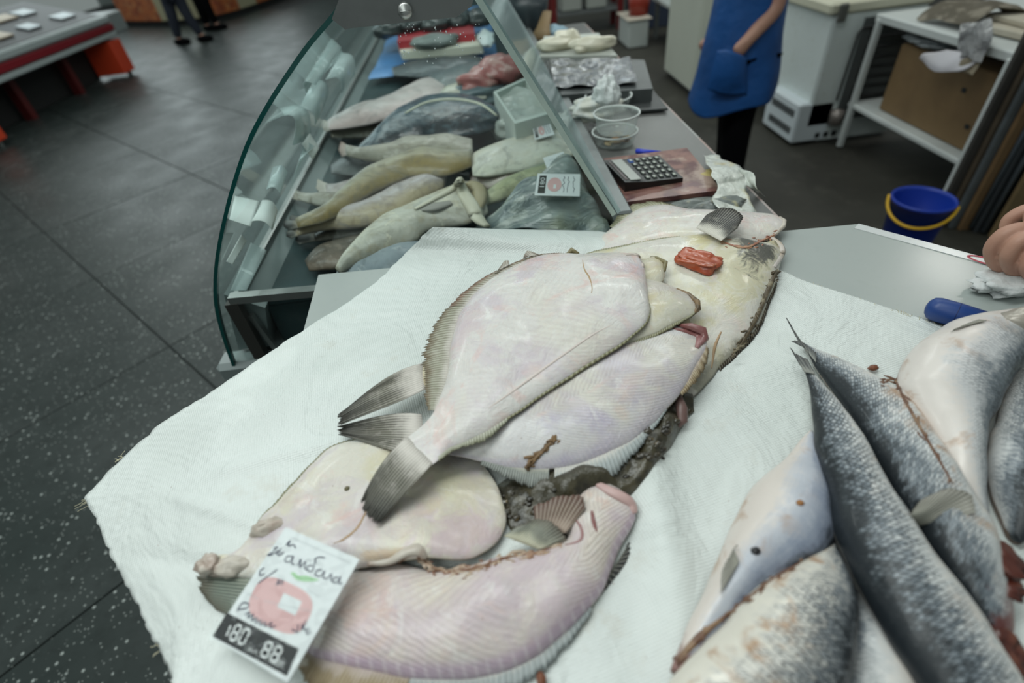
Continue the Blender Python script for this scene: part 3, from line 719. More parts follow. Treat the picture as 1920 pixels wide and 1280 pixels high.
def bil(q, u, v, h=0):
    p = (q[0]*(1-u)+q[1]*u)*(1-v)+(q[3]*(1-u)+q[2]*u)*v; return p+np.array([0, 0, h])
zb_ = CZ+.013
def qprism(q, u0, u1, v0, v1, h0, h1, mb=None, inset=0):
    mb = mb or MB(); b = [bil(q, u, v, h0) for u, v in ((u0, v0), (u1, v0), (u1, v1), (u0, v1))]; du, dv = (u1-u0)*inset, (v1-v0)*inset
    tq = [bil(q, u, v, h1) for u, v in ((u0+du, v0+dv), (u1-du, v0+dv), (u1-du, v1-dv), (u0+du, v1-dv))]
    return mb.add(b+tq, [(3, 2, 1, 0), (4, 5, 6, 7), (0, 1, 5, 4), (1, 2, 6, 5), (2, 3, 7, 6), (3, 0, 4, 7)])
mb = MB()
for (u0, u1, h) in ((0, .36, .004), (.36, 1, 0)):
    b = [np.array([*bil(kq, u, v)[:2], zb_]) for u, v in ((u0, 0), (u1, 0), (u1, 1), (u0, 1))]
    tq = [bil(kq, u, v, h if u == 0 else 0) for u, v in ((u0, 0), (u1, 0), (u1, 1), (u0, 1))]
    mb.add(b+tq, [(3, 2, 1, 0), (4, 5, 6, 7), (0, 1, 5, 4), (1, 2, 6, 5), (2, 3, 7, 6), (3, 0, 4, 7)])
mb.build('body', blk, calc)
qprism(kq, .12, .30, .06, .94, .002, .0045).build('display', lcd, calc)
qprism(kq, .05, .09, .1, .9, .003, .0045).build('solar_strip', M('solar_brown', (.05, .03, .03), .2), calc)
for r in range(5):
    for c in range(5):
        u = .40+c*.115; v = .06+r*.185
        o = qprism(kq, u, u+.075, v, v+.13, 0, .003, None, .14).build('key', keym if not (r == 0 and c == 0) else M('blue_key', (.08, .16, .45), .5), calc)
        qprism(kq, u+.018, u+.058, v+.035, v+.10, .003, .0034, lgm)
o = lgm.build('key_legends', leg_, calc)
# pen
pn = thing('pen', 'blue capped pen behind the calculator', 'pen', P(1215, 285, CZ))
a, b, c_ = P(1192, 283, CZ+.006), P(1238, 287, CZ+.006), P(1265, 283, CZ+.006)
MB().tube([a, a+(b-a)*.05, b], [.004, .006, .0055], 10).build('cap', M('blue_pen_plastic', (.02, .05, .62), .3), pn, True)
MB().tube([b, c_, c_+(c_-b)*.1], [.0038, .0036, .001], 10).build('barrel', M('clear_pen_plastic', (.55, .60, .66), .25), pn, True)
# tubs
tubm = glass_mat('tub_plastic', (.93, .95, .94), .9, .22, (.80, .84, .82))
def tub(px, py, r, h, lab, z0=CZ, rim=.006, prx=None):
    c = P(px, py, z0+.001); th = thing('plastic_tub', lab, 'tub', c)
    MB().lathe(c, [(.0, .0015), (r*.84, .0015), (r*.87, .006), (r*.98, h)], 36, caps=False).build('wall', tubm, th, True)
    MB().lathe(c, [(r*.985, h-.005), (r*1.05, h-.004), (r*1.05, h), (r*.985, h), (r*.985, h-.005)], 36, caps=False).build('rim', M('tub_rim', (.70, .74, .72), .3), th, True)
    return c
c1 = tub(1152, 268, .056, .032, 'clear plastic tub of coins beside the pen')
rnd = random.Random(5); coinm = [M('brass_coin', (.48, .37, .20), .4, .5), M('silver_coin', (.50, .49, .46), .4, .6), M('copper_coin', (.40, .24, .13), .45, .5)]
for k in range(26):
    a = rnd.uniform(0, 6.28); r_ = .036*math.sqrt(rnd.random()); z = .008+.0022*(k//5)
    Mx = np.array(Matrix.Rotation(rnd.uniform(-.25, .25), 3, 'X') @ Matrix.Rotation(rnd.uniform(-.25, .25), 3, 'Y'))
    q = MB().lathe((0, 0, 0), [(.0095, -.0008), (.0098, 0), (.0095, .0008)], 14)
    VV = np.array(q.V)@Mx.T+c1+[r_*math.cos(a), r_*math.sin(a), z]
    o = MB().add(VV, q.F).build('coin', coinm[k % 3], None, False)
    tag(o, 'small coin in the heap inside the clear plastic tub', 'coin', 'coins in the clear tub')
c2 = tub(1155, 245, .055, .045, 'empty clear tub stacked above the tub of coins', CZ+.036)
c3 = tub(1140, 205, .066, .04, 'wide clear tub holding a white plastic bag')
bagm = M('white_bag_film', (.74, .78, .77), .4, 0, ((34., (.60, .65, .64), .45, .65, .6),), (60., .9, .006), .2)
bb = thing('plastic_bag', 'crumpled white plastic bag standing in the wide tub', 'bag', c3+[0, .0, .02])
def crumple(c, rad, seed, name, mat, par, amp=.45, fr=2.2, k=36, h=24):
    return MB().blob(c, rad, amp, fr, seed, k, h).build(name, mat, par, True)
crumple(P(1136, 184, CZ+.08), (.034, .032, .050), 3, 'knot', bagm, bb, .42, 2.6)
crumple(P(1118, 203, CZ+.05), (.068, .05, .032), 9, 'pouch', M('bag_with_food', (.66, .66, .58), .4, 0, ((30., (.72, .76, .75), .4, .65, .8),), (22., .9, .01), .2), bb, .36, 2.2)
# dark trays under cling film
trm = M('black_rubber', (.030, .034, .034), .45); o = MB().prism([P(1185, 212, CZ+.006), P(1252, 207, CZ+.006), P(1224, 172, CZ+.006), P(1160, 180, CZ+.006)], (0, 0, .006)).build('rubber_mat', trm); tag(o, 'thin black rubber mat at the counter edge', 'mat')
q_ = [P(1052, 178, CZ+.045), P(1224, 166, CZ+.045), P(1208, 112, CZ+.045), P(1020, 108, CZ+.045)]
o = MB().prism(q_, (0, 0, -.040)).build('dark_tray', M('dark_tray_plastic', (.055, .062, .062), .4, 0, ((9., (.09, .10, .10), .4, .7, .6),))); tag(o, 'dark plastic tray covered with cling film', 'tray')
fq = [P(1040, 166, CZ+.05), P(1196, 158, CZ+.05), P(1180, 113, CZ+.05), P(1030, 110, CZ+.05)]
V, F = sheetgrid([fq[0], fq[3]], [fq[1], fq[2]], 26, 34, lambda p, u, t_: np.array(p)+[0, 0, .012*noise.noise(Vector(p)*28)+.004])
o = mesh('cling_film', V, F, M('cling_film_grey', (.09, .10, .115), .12, 0, ((16., (.30, .34, .40), .58, .66, .8), (7., (.16, .17, .18), .4, .6, .6)), (18., 1., .02), .4)); tag(o, 'crinkled shiny cling film on the dark tray', 'cling film')
# board with squid
q_ = [P(1012, 106, CZ+.055), P(1158, 104, CZ+.055), P(1122, 62, CZ+.055), P(1020, 68, CZ+.055)]
o = MB().prism(q_, (0, 0, -.05)).build('cutting_board', M('pale_board', (.40, .42, .38), .5)); tag(o, 'pale cutting board under the white squid', 'cutting board')
sqm = M('squid_flesh', (.74, .70, .56), .4, 0, ((14., (.66, .58, .42), .45, .7, .5),), (16., .4, .01), .3)
def lump(px, py, r, seed, lab, rot=0, z=CZ+.055, m=sqm, nm='squid'):
    r = tuple(q_*.66 for q_ in r); c = P(px, py, z+r[2]*.8); R3 = np.array(Matrix.Rotation(rot, 3, 'Z'))
    o = MB().blob(c, r, .3, 1.6, seed, 24, 14, R3).build(nm, m, None, True); return tag(o, lab, 'squid')
lump(1040, 84, (.10, .045, .035), 1, 'long pale squid tube at the left of the board', -.15)
lump(1062, 74, (.08, .05, .05), 2, 'arched pale squid piece in the middle of the board', .2)
lump(1112, 82, (.12, .05, .04), 4, 'broad pale squid piece at the right of the board', -.1)
lump(1090, 92, (.035, .03, .022), 5, 'small pale squid curl at the front of the board', .4)
# dark bowl with bag, wooden handle, blue cloth
c = P(990, 62, CZ); th = thing('bowl', 'dark bowl with clear film at the far counter end', 'bowl', c)
MB().lathe(c, [(.05, 0), (.075, .03), (.10, .10), (.105, .15), (.098, .15), (.09, .10), (.04, .01)], 30).build('shell', M('dark_bowl', (.03, .04, .045), .35), th, True)
crumple(c+[0, 0, .15], (.09, .085, .05), 4, 'film', M('bowl_film', (.42, .47, .47), .3, 0, ((18., (.65, .68, .68), .5, .7, .8),), (18., .8, .02), .2), th, .35)
br = thing('wooden_paddle', 'worn wooden paddle leaning beside the dark bowl', 'paddle', P(1015, 75, CZ))
a, b = P(1012, 76, CZ+.01), PYp(1026, 22, 2.62)
MB().tube([a, a*.55+b*.45, b], [.055, .032, .022], 10, .35).build('blade', M('paddle_wood', (.17, .11, .05), .6, 0, ((20., (.2, .13, .06), .4, .7, .6),)), br, True)
o = MB().blob(P(1040, 60, CZ+.02), (.05, .06, .03), .4, 2, 6).build('blue_rag', M('rag_blue', (.22, .32, .38), .7), None, True); tag(o, 'small blue grey rag behind the squid board', 'rag')
# bag of fish at the near end of the counter
bgm = M('cloudy_bag', (.68, .70, .64), .35, 0, ((20., (.55, .58, .54), .4, .6, .7), (10., (.62, .52, .24), .58, .68, .7)), (16., 1., .02), .2)
bg_ = thing('fish_bag', 'cloudy plastic bag hanging over the counter corner', 'bag', P(1370, 360, CZ))
def drape(L, Rr, nu, nv, amp, fr, name, mat, par, seed=0):
    V, F = sheetgrid(L, Rr, nu, nv, lambda p, u, t_: np.array(p)+np.array([noise.noise(Vector(p)*fr+Vector((seed, 0, 0))), noise.noise(Vector(p)*fr+Vector((0, seed, 9))), .6*noise.noise(Vector(p)*fr+Vector((9, 9, seed)))])*amp)
    o = mesh(name, V, F, mat, par); md = o.modifiers.new('t', 'SOLIDIFY'); md.thickness = .001; return o
drape([P(1318, 292, CZ+.02), P(1338, 330, CZ+.04), P(1345, 352, CZ+.03), P(1340, 370, CZ+.025), P(1352, 396, CZ+.03)], [P(1345, 292, CZ+.01), P(1392, 318, CZ+.03), P(1412, 332, CZ+.02), P(1400, 360, CZ+.02), P(1425, 402, CZ+.0)], 26, 18, .010, 34, 'folds', bgm, bg_)
drape([P(1385, 315, CZ+.035), P(1395, 330, CZ+.03), P(1398, 345, CZ+.03)], [P(1415, 325, CZ+.045), P(1420, 352, CZ+.03), P(1436, 370, CZ-.01)], 14, 14, .005, 40, 'corner', bgm, bg_, 4)
o = MB().blob(P(1338, 326, CZ+.008), (.035, .025, .006), .3, 2, 3).build('yellow_food', M('yellow_food', (.55, .45, .18), .5), bg_, True)
def hid(px, py, rad, seed, lab, mat, z=CZ+.01):
    o = MB().blob(P(px, py, z), rad, .3, 2.2, seed).build('fish_scrap', mat, None, True); return tag(o, lab, 'fish scrap')
gsk = M('grey_scrap', (.16, .18, .17), .4, 0, ((30., (.45, .42, .25), .5, .65, .8), (50., (.05, .06, .06), .5, .65, .6)), (20., .6, .01), .2)
hid(1345, 388, (.06, .025, .015), 1, 'grey mottled fish scrap below the stained board', gsk)
hid(1300, 385, (.05, .02, .012), 2, 'blue grey fish scrap beneath the board edge', gsk)
# ================================================================== right background: freezers, shelf table, boards, bucket
whm = M('freezer_enamel', (.74, .80, .79), .35, 0, ((3., (.66, .72, .70), .4, .7, .5), (25., (.50, .50, .42), .55, .75, .3)))
lidm = M('freezer_lid', (.66, .64, .50), .4); dkm = M('dark_gap', (.015, .016, .016), .7)
fz = thing('chest_freezer', 'white chest freezer with louvred base and bare rear coil', 'freezer', (2.6, 4.0, 0))
MB().box((2.55, 4.06, .47), (.60, .98, .70), 0, .015).build('body', whm, fz)
MB().box((2.53, 4.06, .85), (.66, 1.02, .07), 0, .015).build('lid', lidm, fz)
MB().box((2.27, 3.53, .83), (.05, .03, .10), 0, .008).build('lid_hinge', M('grey_hinge', (.10, .10, .09), .5), fz)
MB().box((2.30, 3.80, .155), (.25, .46, .27), 0, .012).build('louvred_base', M('base_enamel', (.74, .80, .84), .4), fz)
MB().box((2.62, 3.60, .08), (.52, .05, .13), 0, .008).build('base_panel', whm, fz)
for k in range(8):
    for zz in (.215, .10):
        MB().box((2.173, 3.63+k*.042, zz), (.006, .026, .045)).build('louvre', dkm, fz)
for k in range(3): MB().box((2.36+k*.06, 3.573, .06), (.035, .01, .035)).build('vent_hole', dkm, fz)
MB().box((2.47, 3.60, .21), (.16, .05, .12)).build('compressor_bay', dkm, fz)
MB().box((2.62, 3.562, .47), (.34, .012, .62)).build('rear_recess', M('recess_grey', (.10, .11, .11), .6), fz)
pts = []
for k in range(9):
    z = .25+k*.06; xs = (2.50, 2.78) if k % 2 == 0 else (2.78, 2.50); pts += [(xs[0], 3.545, z), (xs[1], 3.545, z)]
pts += [(2.44, 3.545, .73), (2.42, 3.545, .70), (2.41, 3.545, .3)]
MB().tube(pts, .007, 6).build('coil', M('coil_black', (.02, .02, .02), .5), fz, True)
MB().lathe((2.44, 3.54, .14), [(.0, 0), (.045, 0), (.045, .09), (0, .1)], 14).build('compressor', M('compressor_metal', (.30, .26, .24), .4, .5), fz, True)
f1 = thing('white_freezer', 'tall cream freezer standing behind the blue apron', 'freezer', (2.2, 5.2, 0))
MB().box((2.21, 5.28, .55), (.62, .84, 1.02), 0, .02).build('body', M('cream_enamel', (.56, .58, .50), .4, 0, ((2., (.48, .50, .43), .4, .7, .5),)), f1)
MB().box((2.21, 5.28, 1.10), (.66, .88, .08), 0, .02).build('lid', lidm, f1)
MB().box((2.22, 5.28, .02), (.56, .78, .04)).build('plinth', dkm, f1)
# shelf table
wsm = M('white_metal', (.58, .61, .60), .4); st_ = thing('shelf_table', 'white metal table with lower shelf at right', 'table', (2.95, 2.9, 0))
MB().box((2.96, 2.93, .79), (1.0, 1.12, .045), 0, .006).build('tabletop', wsm, st_)
MB().box((2.96, 2.93, .285), (1.0, 1.12, .03), 0, .006).build('shelf', wsm, st_)
for (x, y, w_) in ((2.47, 3.45, .034), (2.47, 2.42, .075), (3.43, 3.45, .034), (3.43, 2.42, .034)): MB().box((x, y, .40), (w_, w_, .78), 0, .004).build('leg', wsm, st_)
kraft = M('kraft_cardboard', (.20, .125, .055), .7, 0, ((5., (.15, .09, .04), .4, .7, .6),), (30., .2, .003)); tan = M('tan_cardboard', (.50, .46, .38), .7, 0, ((4., (.42, .37, .28), .4, .7, .6),), (30., .2, .003))
bx = thing('cardboard_box', 'brown cardboard box on the lower shelf', 'box', (2.86, 2.92, .3))
MB().box((2.87, 2.92, .49), (.66, .74, .37), 0, .004).build('carton', kraft, bx)
MB().box((2.87, 2.92, .678), (.64, .72, .006)).build('flap', kraft, bx)
for (y, z) in ((2.72, .57), (2.60, .42)): MB().box((2.539, y, z), (.004, .03, .022)).build('hand_hole', dkm, bx)
clr = M('grey_polythene', (.20, .22, .23), .25, 0, ((14., (.42, .46, .48), .52, .68, .8),), (14., 1., .03), .3)
o = MB().blob((2.62, 3.10, .724), (.13, .21, .030), .35, 2.4, 3, 40, 26).build('polythene_bag', clr, None, True); tag(o, 'crumpled grey polythene on the brown box', 'plastic bag')
flat = thing('flattened_carton', 'flattened pale carton lying on the shelf table', 'cardboard', (2.9, 2.6, .82))
MB().box((2.98, 2.62, .835), (.78, .62, .03), .06, .004).build('lower_sheet', tan, flat)
MB().box((3.0, 2.66, .865), (.70, .50, .025), -.05, .004).build('upper_sheet', tan, flat)
o = MB(); V, F = sheetgrid([(2.50, 3.20, .82), (2.62, 3.22, .88), (2.9, 3.25, .85)], [(2.52, 2.86, .84), (2.64, 2.84, .90), (2.92, 2.8, .86)], 20, 14, lambda p, u, t_: np.array(p)+[0, 0, .04*noise.noise(Vector(p)*9)+.01])
o = mesh('dark_scraps', V, F, M('charred_cardboard', (.09, .075, .05), .7, 0, ((12., (.25, .22, .17), .5, .65, .8),))); tag(o, 'dark torn cardboard scraps heaped on the shelf table', 'cardboard')
gp = M('grey_film', (.20, .20, .205), .3, 0, ((10., (.38, .39, .40), .5, .65, .7), (18., (.10, .10, .10), .5, .65, .6)), (12., .9, .03), .3)
V, F = sheetgrid([PXp(1802, 40, 2.44), PXp(1795, 80, 2.41), PXp(1775, 110, 2.40)], [PXp(1850, 38, 2.48), PXp(1872, 60, 2.44), PXp(1845, 112, 2.40)], 22, 20, lambda p, u, t_: np.array(p)+np.array([noise.noise(Vector(p)*11), noise.noise(Vector(p)*11+Vector((4, 4, 4))), noise.noise(Vector(p)*11+Vector((8, 2, 4)))])*.03)
hb = mesh('hanging_film', V, F, gp); tag(hb, 'crumpled grey film hanging over the table edge', 'plastic film')
V, F = sheetgrid([PXp(1776, 92, 2.40), PXp(1735, 100, 2.37), PXp(1725, 108, 2.37)], [PXp(1845, 105, 2.41), PXp(1800, 136, 2.38), PXp(1755, 132, 2.37)], 18, 18, lambda p, u, t_: np.array(p)+np.array([noise.noise(Vector(p)*9), noise.noise(Vector(p)*9+Vector((4, 4, 4))), noise.noise(Vector(p)*9+Vector((8, 2, 4)))])*.02)
o = mesh('torn_paper', V, F, M('white_torn_paper', (.60, .58, .62), .6, 0, ((8., (.5, .47, .48), .4, .7, .5),))); tag(o, 'torn white paper hanging below the grey film', 'paper'); o.modifiers.new('t', 'SOLIDIFY').thickness = .003
V, F = sheetgrid([PXp(1806, 112, 2.40), PXp(1790, 132, 2.38)], [PXp(1848, 98, 2.42), PXp(1824, 142, 2.38)], 8, 8, lambda p, u, t_: np.array(p)+[.02*noise.noise(Vector(p)*12), 0, 0])
o = mesh('paper_scrap', V, F, M('brown_scrap', (.24, .20, .14), .7)); tag(o, 'brown cardboard scrap beside the torn white paper', 'cardboard'); o.modifiers.new('t', 'SOLIDIFY').thickness = .004
# boards leaning beside the table
bd = [(2.36, 2.352, (.055, .05, .045), 'dark board standing nearest the white shelf table'), (2.40, 2.325, (.10, .075, .05), 'narrow brown board behind the grey panel'),
      (2.415, 2.298, (.17, .19, .20), 'grey metal panel leaning among the brown boards'), (2.445, 2.270, (.20, .12, .055), 'orange brown board with a cut lower corner'),
      (2.50, 2.23, (.035, .04, .045), 'black panel leaning between two brown boards'), (2.535, 2.17, (.21, .145, .07), 'tan board at the front of the leaning boards')]
for k, (x, y, cl, lb) in enumerate(bd):
    o = MB().box((x+.26, y, .53), (.52, .022, 1.06), 0, .002).build('leaning_board', M('board_%d' % k, cl, .6, 0 if k != 2 else .5, ((6., tuple(q*.6 for q in cl), .4, .7, .7),))); tag(o, lb, 'board')
for k, (x, y) in enumerate(((2.49, 2.248), (2.515, 2.198))):
    o = MB().tube([(x, y-.0, .02), (x+.01, y, 1.05)], .011, 8).build('metal_rod', M('rod_steel', (.22, .26, .30), .3, .7), None, True); tag(o, ['thin steel rod at the left of the black panel', 'thin steel rod at the right of the black panel'][k], 'rod')
# bucket
bc = np.array([2.045, 2.14, 0.]); bk = thing('bucket', 'dark blue plastic bucket with yellow handle', 'bucket', bc)
blue = M('bucket_blue', (.010, .045, .38), .4); yel = M('bucket_yellow', (.75, .44, .02), .4)
MB().lathe(bc, [(0, .004), (.098, .0), (.10, .004), (.128, .285), (.135, .285), (.135, .30), (.127, .30), (.123, .285), (.096, .012), (0, .012)], 40).build('pail', blue, bk, True)
ha = []
e0_, e1_ = P(1678, 362, .285), P(1800, 383, .285); dx = unit(np.array([AX[0], AX[1], 0])*1.0)
ct_ = bc+[0, 0, .285]; sd = unit((e1_-e0_)*[1, 1, 0]); fw = np.array([-sd[1], sd[0], 0]); fw = fw if fw[1] < 0 else -fw
for a in np.linspace(0, math.pi, 24): ha.append(ct_-sd*.139*math.cos(a)+fw*.142*math.sin(a)+np.array([0, 0, -.075*math.sin(a)]))
MB().tube(ha, .0075, 8).build('handle', yel, bk, True)
# ================================================================== far background
th = thing('steel_pedestal', 'small white cabinet under the red pot', 'cabinet', (1.55, 6.2, 0))
ped = P(1178, 92, 0); pw_ = np.linalg.norm(P(1214, 92, 0)-ped); ph_ = PYp(1190, 36, ped[1])[2]; pc = ped+np.array([pw_/2, .25, 0]); th.location = pc.tolist(); ORG[th.name] = pc
MB().box(pc+[0, 0, ph_*.48], (pw_, .5, ph_*.94), 0, .01).build('carcass', M('pedestal_white', (.50, .54, .52), .4), th)
MB().box(pc+[0, 0, ph_*.975], (pw_+.06, .55, ph_*.05), 0, .008).build('top_board', M('pedestal_top', (.55, .50, .42), .5), th)
o = MB().lathe(pc+[.05, -.02, ph_], [(0, 0), (.11, 0), (.135, .26), (.125, .26), (.105, .02), (0, .02)], 26).build('red_pot', M('pot_red', (.30, .035, .02), .4), None, True); tag(o, 'red bucket standing on the small white cabinet', 'bucket')
sb = P(1235, 120, 0); sb = sb+np.array([.30, .15, 0])
th = thing('low_bench', 'low grey bench between the cabinet and the freezer', 'bench', sb+[.1, .3, 0])
MB().box(sb+[.18, .5, .42], (.45, 1.2, .04), 0, .006).build('bench_top', M('bench_grey', (.42, .46, .45), .5), th)
for dx_ in (0, .36):
    for dy_ in (0, 1.0): MB().box(sb+[dx_, dy_, .2], (.04, .04, .4)).build('leg', dsteel, th)
rd = M('dark_red_paint', (.14, .012, .012), .4); s0 = P(1040, 70, 0)
th = thing('red_rack', 'dark red metal rack at the far wall', 'rack', s0)
for dx_ in (0, .9):
    for dy_ in (0, .4): MB().box(s0+[dx_, dy_, .7], (.07, .05, 1.4)).build('post', rd, th)
for z in (.25, .75): MB().box(s0+[.45, .2, z], (.9, .44, .03)).build('rack_shelf', M('rack_shelf_grey', (.12, .13, .13), .5), th)
for k in range(2): 
    o = MB().box(s0+[.25+.34*k, .2, .40], (.28, .34, .26), 0, .02).build('crate', M('crate_pale', (.34, .36, .33), .5)); tag(o, ['pale crate at the left of the dark red rack', 'pale crate at the right of the dark red rack'][k], 'crate')
s1 = P(1140, 62, 0)
o = MB().box(s1+[.62, .2, .55], (.55, .5, 1.1), 0, .01).build('dark_cabinet', M('navy_cabinet', (.03, .04, .07), .5)); tag(o, 'dark navy cabinet behind the white pedestal', 'cabinet')
# left: a second display case across the aisle
lc = thing('meat_case', 'long display case with red stripe across the aisle', 'display case', (-6, 7, 0))
xf = -5.3; ya, yb = 4.6, 9.25
MB().box((xf-.55, (ya+yb)/2, .60), (1.0, yb-ya, .20), 0, .02).build('body', M('case_grey', (.24, .27, .27), .4), lc)
MB().box((xf-.02, (ya+yb)/2, .735), (.10, yb-ya, .10), 0, .03).build('bumper', M('bumper_grey', (.40, .45, .45), .3), lc)
MB().box((xf+.0, (ya+yb)/2, .635), (.06, yb-ya, .085), 0, .008).build('red_stripe', M('stripe_red', (.22, .012, .02), .35), lc)
MB().box((xf-.01, (ya+yb)/2, .55), (.06, yb-ya, .06), 0, .01).build('lower_bumper', M('bumper_grey', (.40, .45, .45), .3), lc)
MB().prism([(xf-.06, ya, .79), (xf-.95, ya, 1.05), (xf-.98, ya, 1.05), (xf-.98, ya, .68), (xf-.06, ya, .68)], (0, yb-ya-.05, 0)).build('sloping_glass', M('dark_gloss_glass', (.03, .027, .027), .3, 0, (), None, 0, .06), lc)
MB().box((xf-.45, yb+.22, .66), (.9, .42, .26), 0, .02).build('end_unit', M('end_grey', (.26, .29, .29), .4), lc)
org = M('orange_panel', (.62, .06, .02), .45)
for y in (4.85, 6.1, 9.12): MB().box((xf-.20, y, .27), (.42, .30, .42), 0, .01).build('orange_leg_panel', org, lc)
MB().box((xf-.72, (ya+yb)/2, .26), (.5, yb-ya-.3, .5)).build('underside_shade', dkm, lc)  # added dark block standing in for the shade under the case
drk = M('dark_red_leg', (.10, .01, .01), .5)
for y in (5.5, 7.2, 8.3): MB().box((xf-.35, y, .25), (.10, .10, .50)).build('leg', drk, lc)
for y in (4.9, 6.1, 9.12): MB().box((xf-.05, y+.05, .03), (.05, .05, .06)).build('foot', steel, lc)
rnd = random.Random(21); slm = M('pale_reflection', (.55, .62, .66), .3); sl2 = M('cream_reflection', (.60, .50, .38), .4)  # pale strips that paint reflections onto the sloping glass
for k in range(12):
    y = 5.6+(k//2)*.62; x = xf-.30-(k % 2)*.36; z = .79+(abs(x-xf)-.06)*.26/.89+.012
    Mx = np.array(Matrix.Rotation(math.atan2(.26, .89), 3, 'Y'))
    o = MB().box((x, y+rnd.uniform(-.1, .1), z), (.16, rnd.uniform(.25, .42), .018), 0, .006, Mx).build('reflection_strip', slm if k % 3 else sl2, None)
    tag(o, '%s painted reflection strip from the near end in the %s row on the far sloping glass' % (('first', 'second', 'third', 'fourth', 'fifth', 'sixth')[k//2], ('lower', 'upper')[k % 2]), 'painted reflection', 'painted reflections on the far display case')
# produce stand with printed panels at the far left
ps = thing('produce_stand', 'curved stand with orange printed panels at the far end', 'stand', (-5, 14.5, 0))
prt = M('orange_fruit_print', (.46, .12, .03), .5, 0, ((6., (.25, .05, .02), .45, .6, .8), (11., (.60, .28, .10), .5, .65, .7))); pcr = M('cream_panel', (.45, .42, .27), .5)
arc = crom([P(236, 50, 0), P(330, 50, 0), P(420, 38, 0), P(500, 12, 0), P(556, -10, 0)], 11)
for k in range(10):
    a, b = arc[k], arc[k+1]; dpt = np.array([-.1, .35, 0])
    MB().prism([a+[0, 0, .12], b+[0, 0, .12], b+[0, 0, 1.0], a+[0, 0, 1.0]], dpt).build('panel', pcr if k in (2, 3, 6) else prt, ps)
    MB().prism([a+dpt*.3, b+dpt*.3, b+dpt*.3+[0, 0, .12], a+dpt*.3+[0, 0, .12]], dpt).build('plinth', dkm, ps)
MB().prism([arc[0]+[0, 0, 1.0]]+[p+[0, 0, 1.0] for p in arc[1:]]+[arc[-1]+[-.3, 1.2, 1.0], arc[0]+[-.3, 1.2, 1.0]], (0, 0, .05)).build('stand_top', M('stand_top_white', (.5, .5, .45), .5), ps)
# ================================================================== people
skinm = M('skin', (.46, .25, .18), .5, 0, ((9., (.52, .26, .20), .45, .7, .6), (40., (.36, .18, .13), .5, .75, .3)), (60., .25, .002))
def person(name, label, J, sleeve, bits):
    pass
apm = M('apron_blue', (.010, .085, .30), .5, 0, ((4., (.006, .055, .20), .4, .7, .8),), (9., .5, .02))
blackm = M('black_trousers', (.003, .003, .004), .95, 0, (), None, 0, .1); purp = M('purple_sleeve', (.10, .035, .10), .8, 0, ((14., (.16, .06, .15), .5, .65, .8),))
yp = 3.02
kn = PYp(1378, 232, yp); ank = PYp(1372, 325, yp); hipz = .84
pr = thing('person', 'person in a blue apron with one hand in the pocket', 'person', (kn[0], 3.1, 0))
cx = 1.445
elb = PYp(1455, 16, 2.90); wri = PYp(1405, 72, 2.86); hnd = PYp(1378, 103, 2.86)
shd = np.array([1.50, 2.93, 1.27])
J = [((cx, 3.07, hipz), .15), ((cx, 3.07, 1.02), .135), ((cx+.01, 3.07, 1.2), .15), ((cx, 3.07, 1.35), .055), ((cx-.02, 3.07, 1.43), .075), ((cx-.025, 3.07, 1.51), .085), ((cx-.01, 3.07, 1.58), .05),
     ((cx+.02, 2.99, .80), .10), ((kn[0], 3.0, .45), .07), ((kn[0]+.03, 3.01, .09), .045), ((kn[0]-.10, 3.01, .035), .036),
     ((cx+.02, 3.15, .80), .10), ((kn[0]+.04, 3.16, .45), .07), ((kn[0]+.07, 3.17, .09), .045), ((kn[0]-.06, 3.17, .035), .036),
     (shd, .062), (elb, .046), (wri, .033), (hnd, (.045, .022)),
     ((1.48, 3.24, 1.27), .06), ((1.52, 3.32, 1.0), .045), ((1.36, 3.28, .84), .033), ((1.29, 3.25, .80), .035), ((cx-.095, 3.07, 1.49), .018)]
Ed = [(0, 1), (1, 2), (2, 3), (3, 4), (4, 5), (5, 6), (0, 7), (7, 8), (8, 9), (9, 10), (0, 11), (11, 12), (12, 13), (13, 14), (2, 15), (15, 16), (16, 17), (17, 18), (2, 19), (19, 20), (20, 21), (21, 22), (5, 23)]
skin('body', J, Ed, skinm, pr, 2)
tr = [((cx, 3.07, hipz+.06), .16), ((cx+.02, 2.99, .78), .118), ((kn[0], 3.0, .45), .092), ((kn[0]+.03, 3.01, .06), .075), ((cx+.02, 3.15, .78), .115), ((kn[0]+.04, 3.16, .45), .09), ((kn[0]+.07, 3.17, .06), .07)]
skin('trousers', tr, [(0, 1), (1, 2), (2, 3), (0, 4), (4, 5), (5, 6)], blackm, pr, 2)
for q in (3.01, 3.17): MB().blob((kn[0]-.03, q, .045), (.14, .05, .045), .1, 2, 1).build('shoe', blackm, pr, True)
skin('sleeve', [((cx, 3.0, 1.24), .10), (shd, .085), (shd*.45+elb*.55, .075), (shd*.12+elb*.88+np.array([0, 0, .01]), .066)], [(0, 1), (1, 2), (2, 3)], purp, pr, 2)
skin('sleeve', [((cx, 3.12, 1.24), .10), ((1.48, 3.24, 1.27), .085), ((1.52, 3.31, 1.05), .07)], [(0, 1), (1, 2)], purp, pr, 2)
skin('blouse', [((cx, 3.07, 1.0), .165), ((cx+.01, 3.07, 1.22), .165), ((cx, 3.07, 1.33), .07)], [(0, 1), (1, 2)], purp, pr, 2)
MB().blob((cx, 3.07, 1.54), (.10, .095, .085), .15, 3, 4, 24, 14).build('hair', M('dark_hair', (.03, .02, .015), .6), pr, True)
for q in (-.03, .03): MB().blob((cx-.108, 3.07+q, 1.515), (.008, .012, .008), 0, 1, 0, 10, 6).build('eye', M('eye_white', (.6, .6, .6), .2), pr, True)
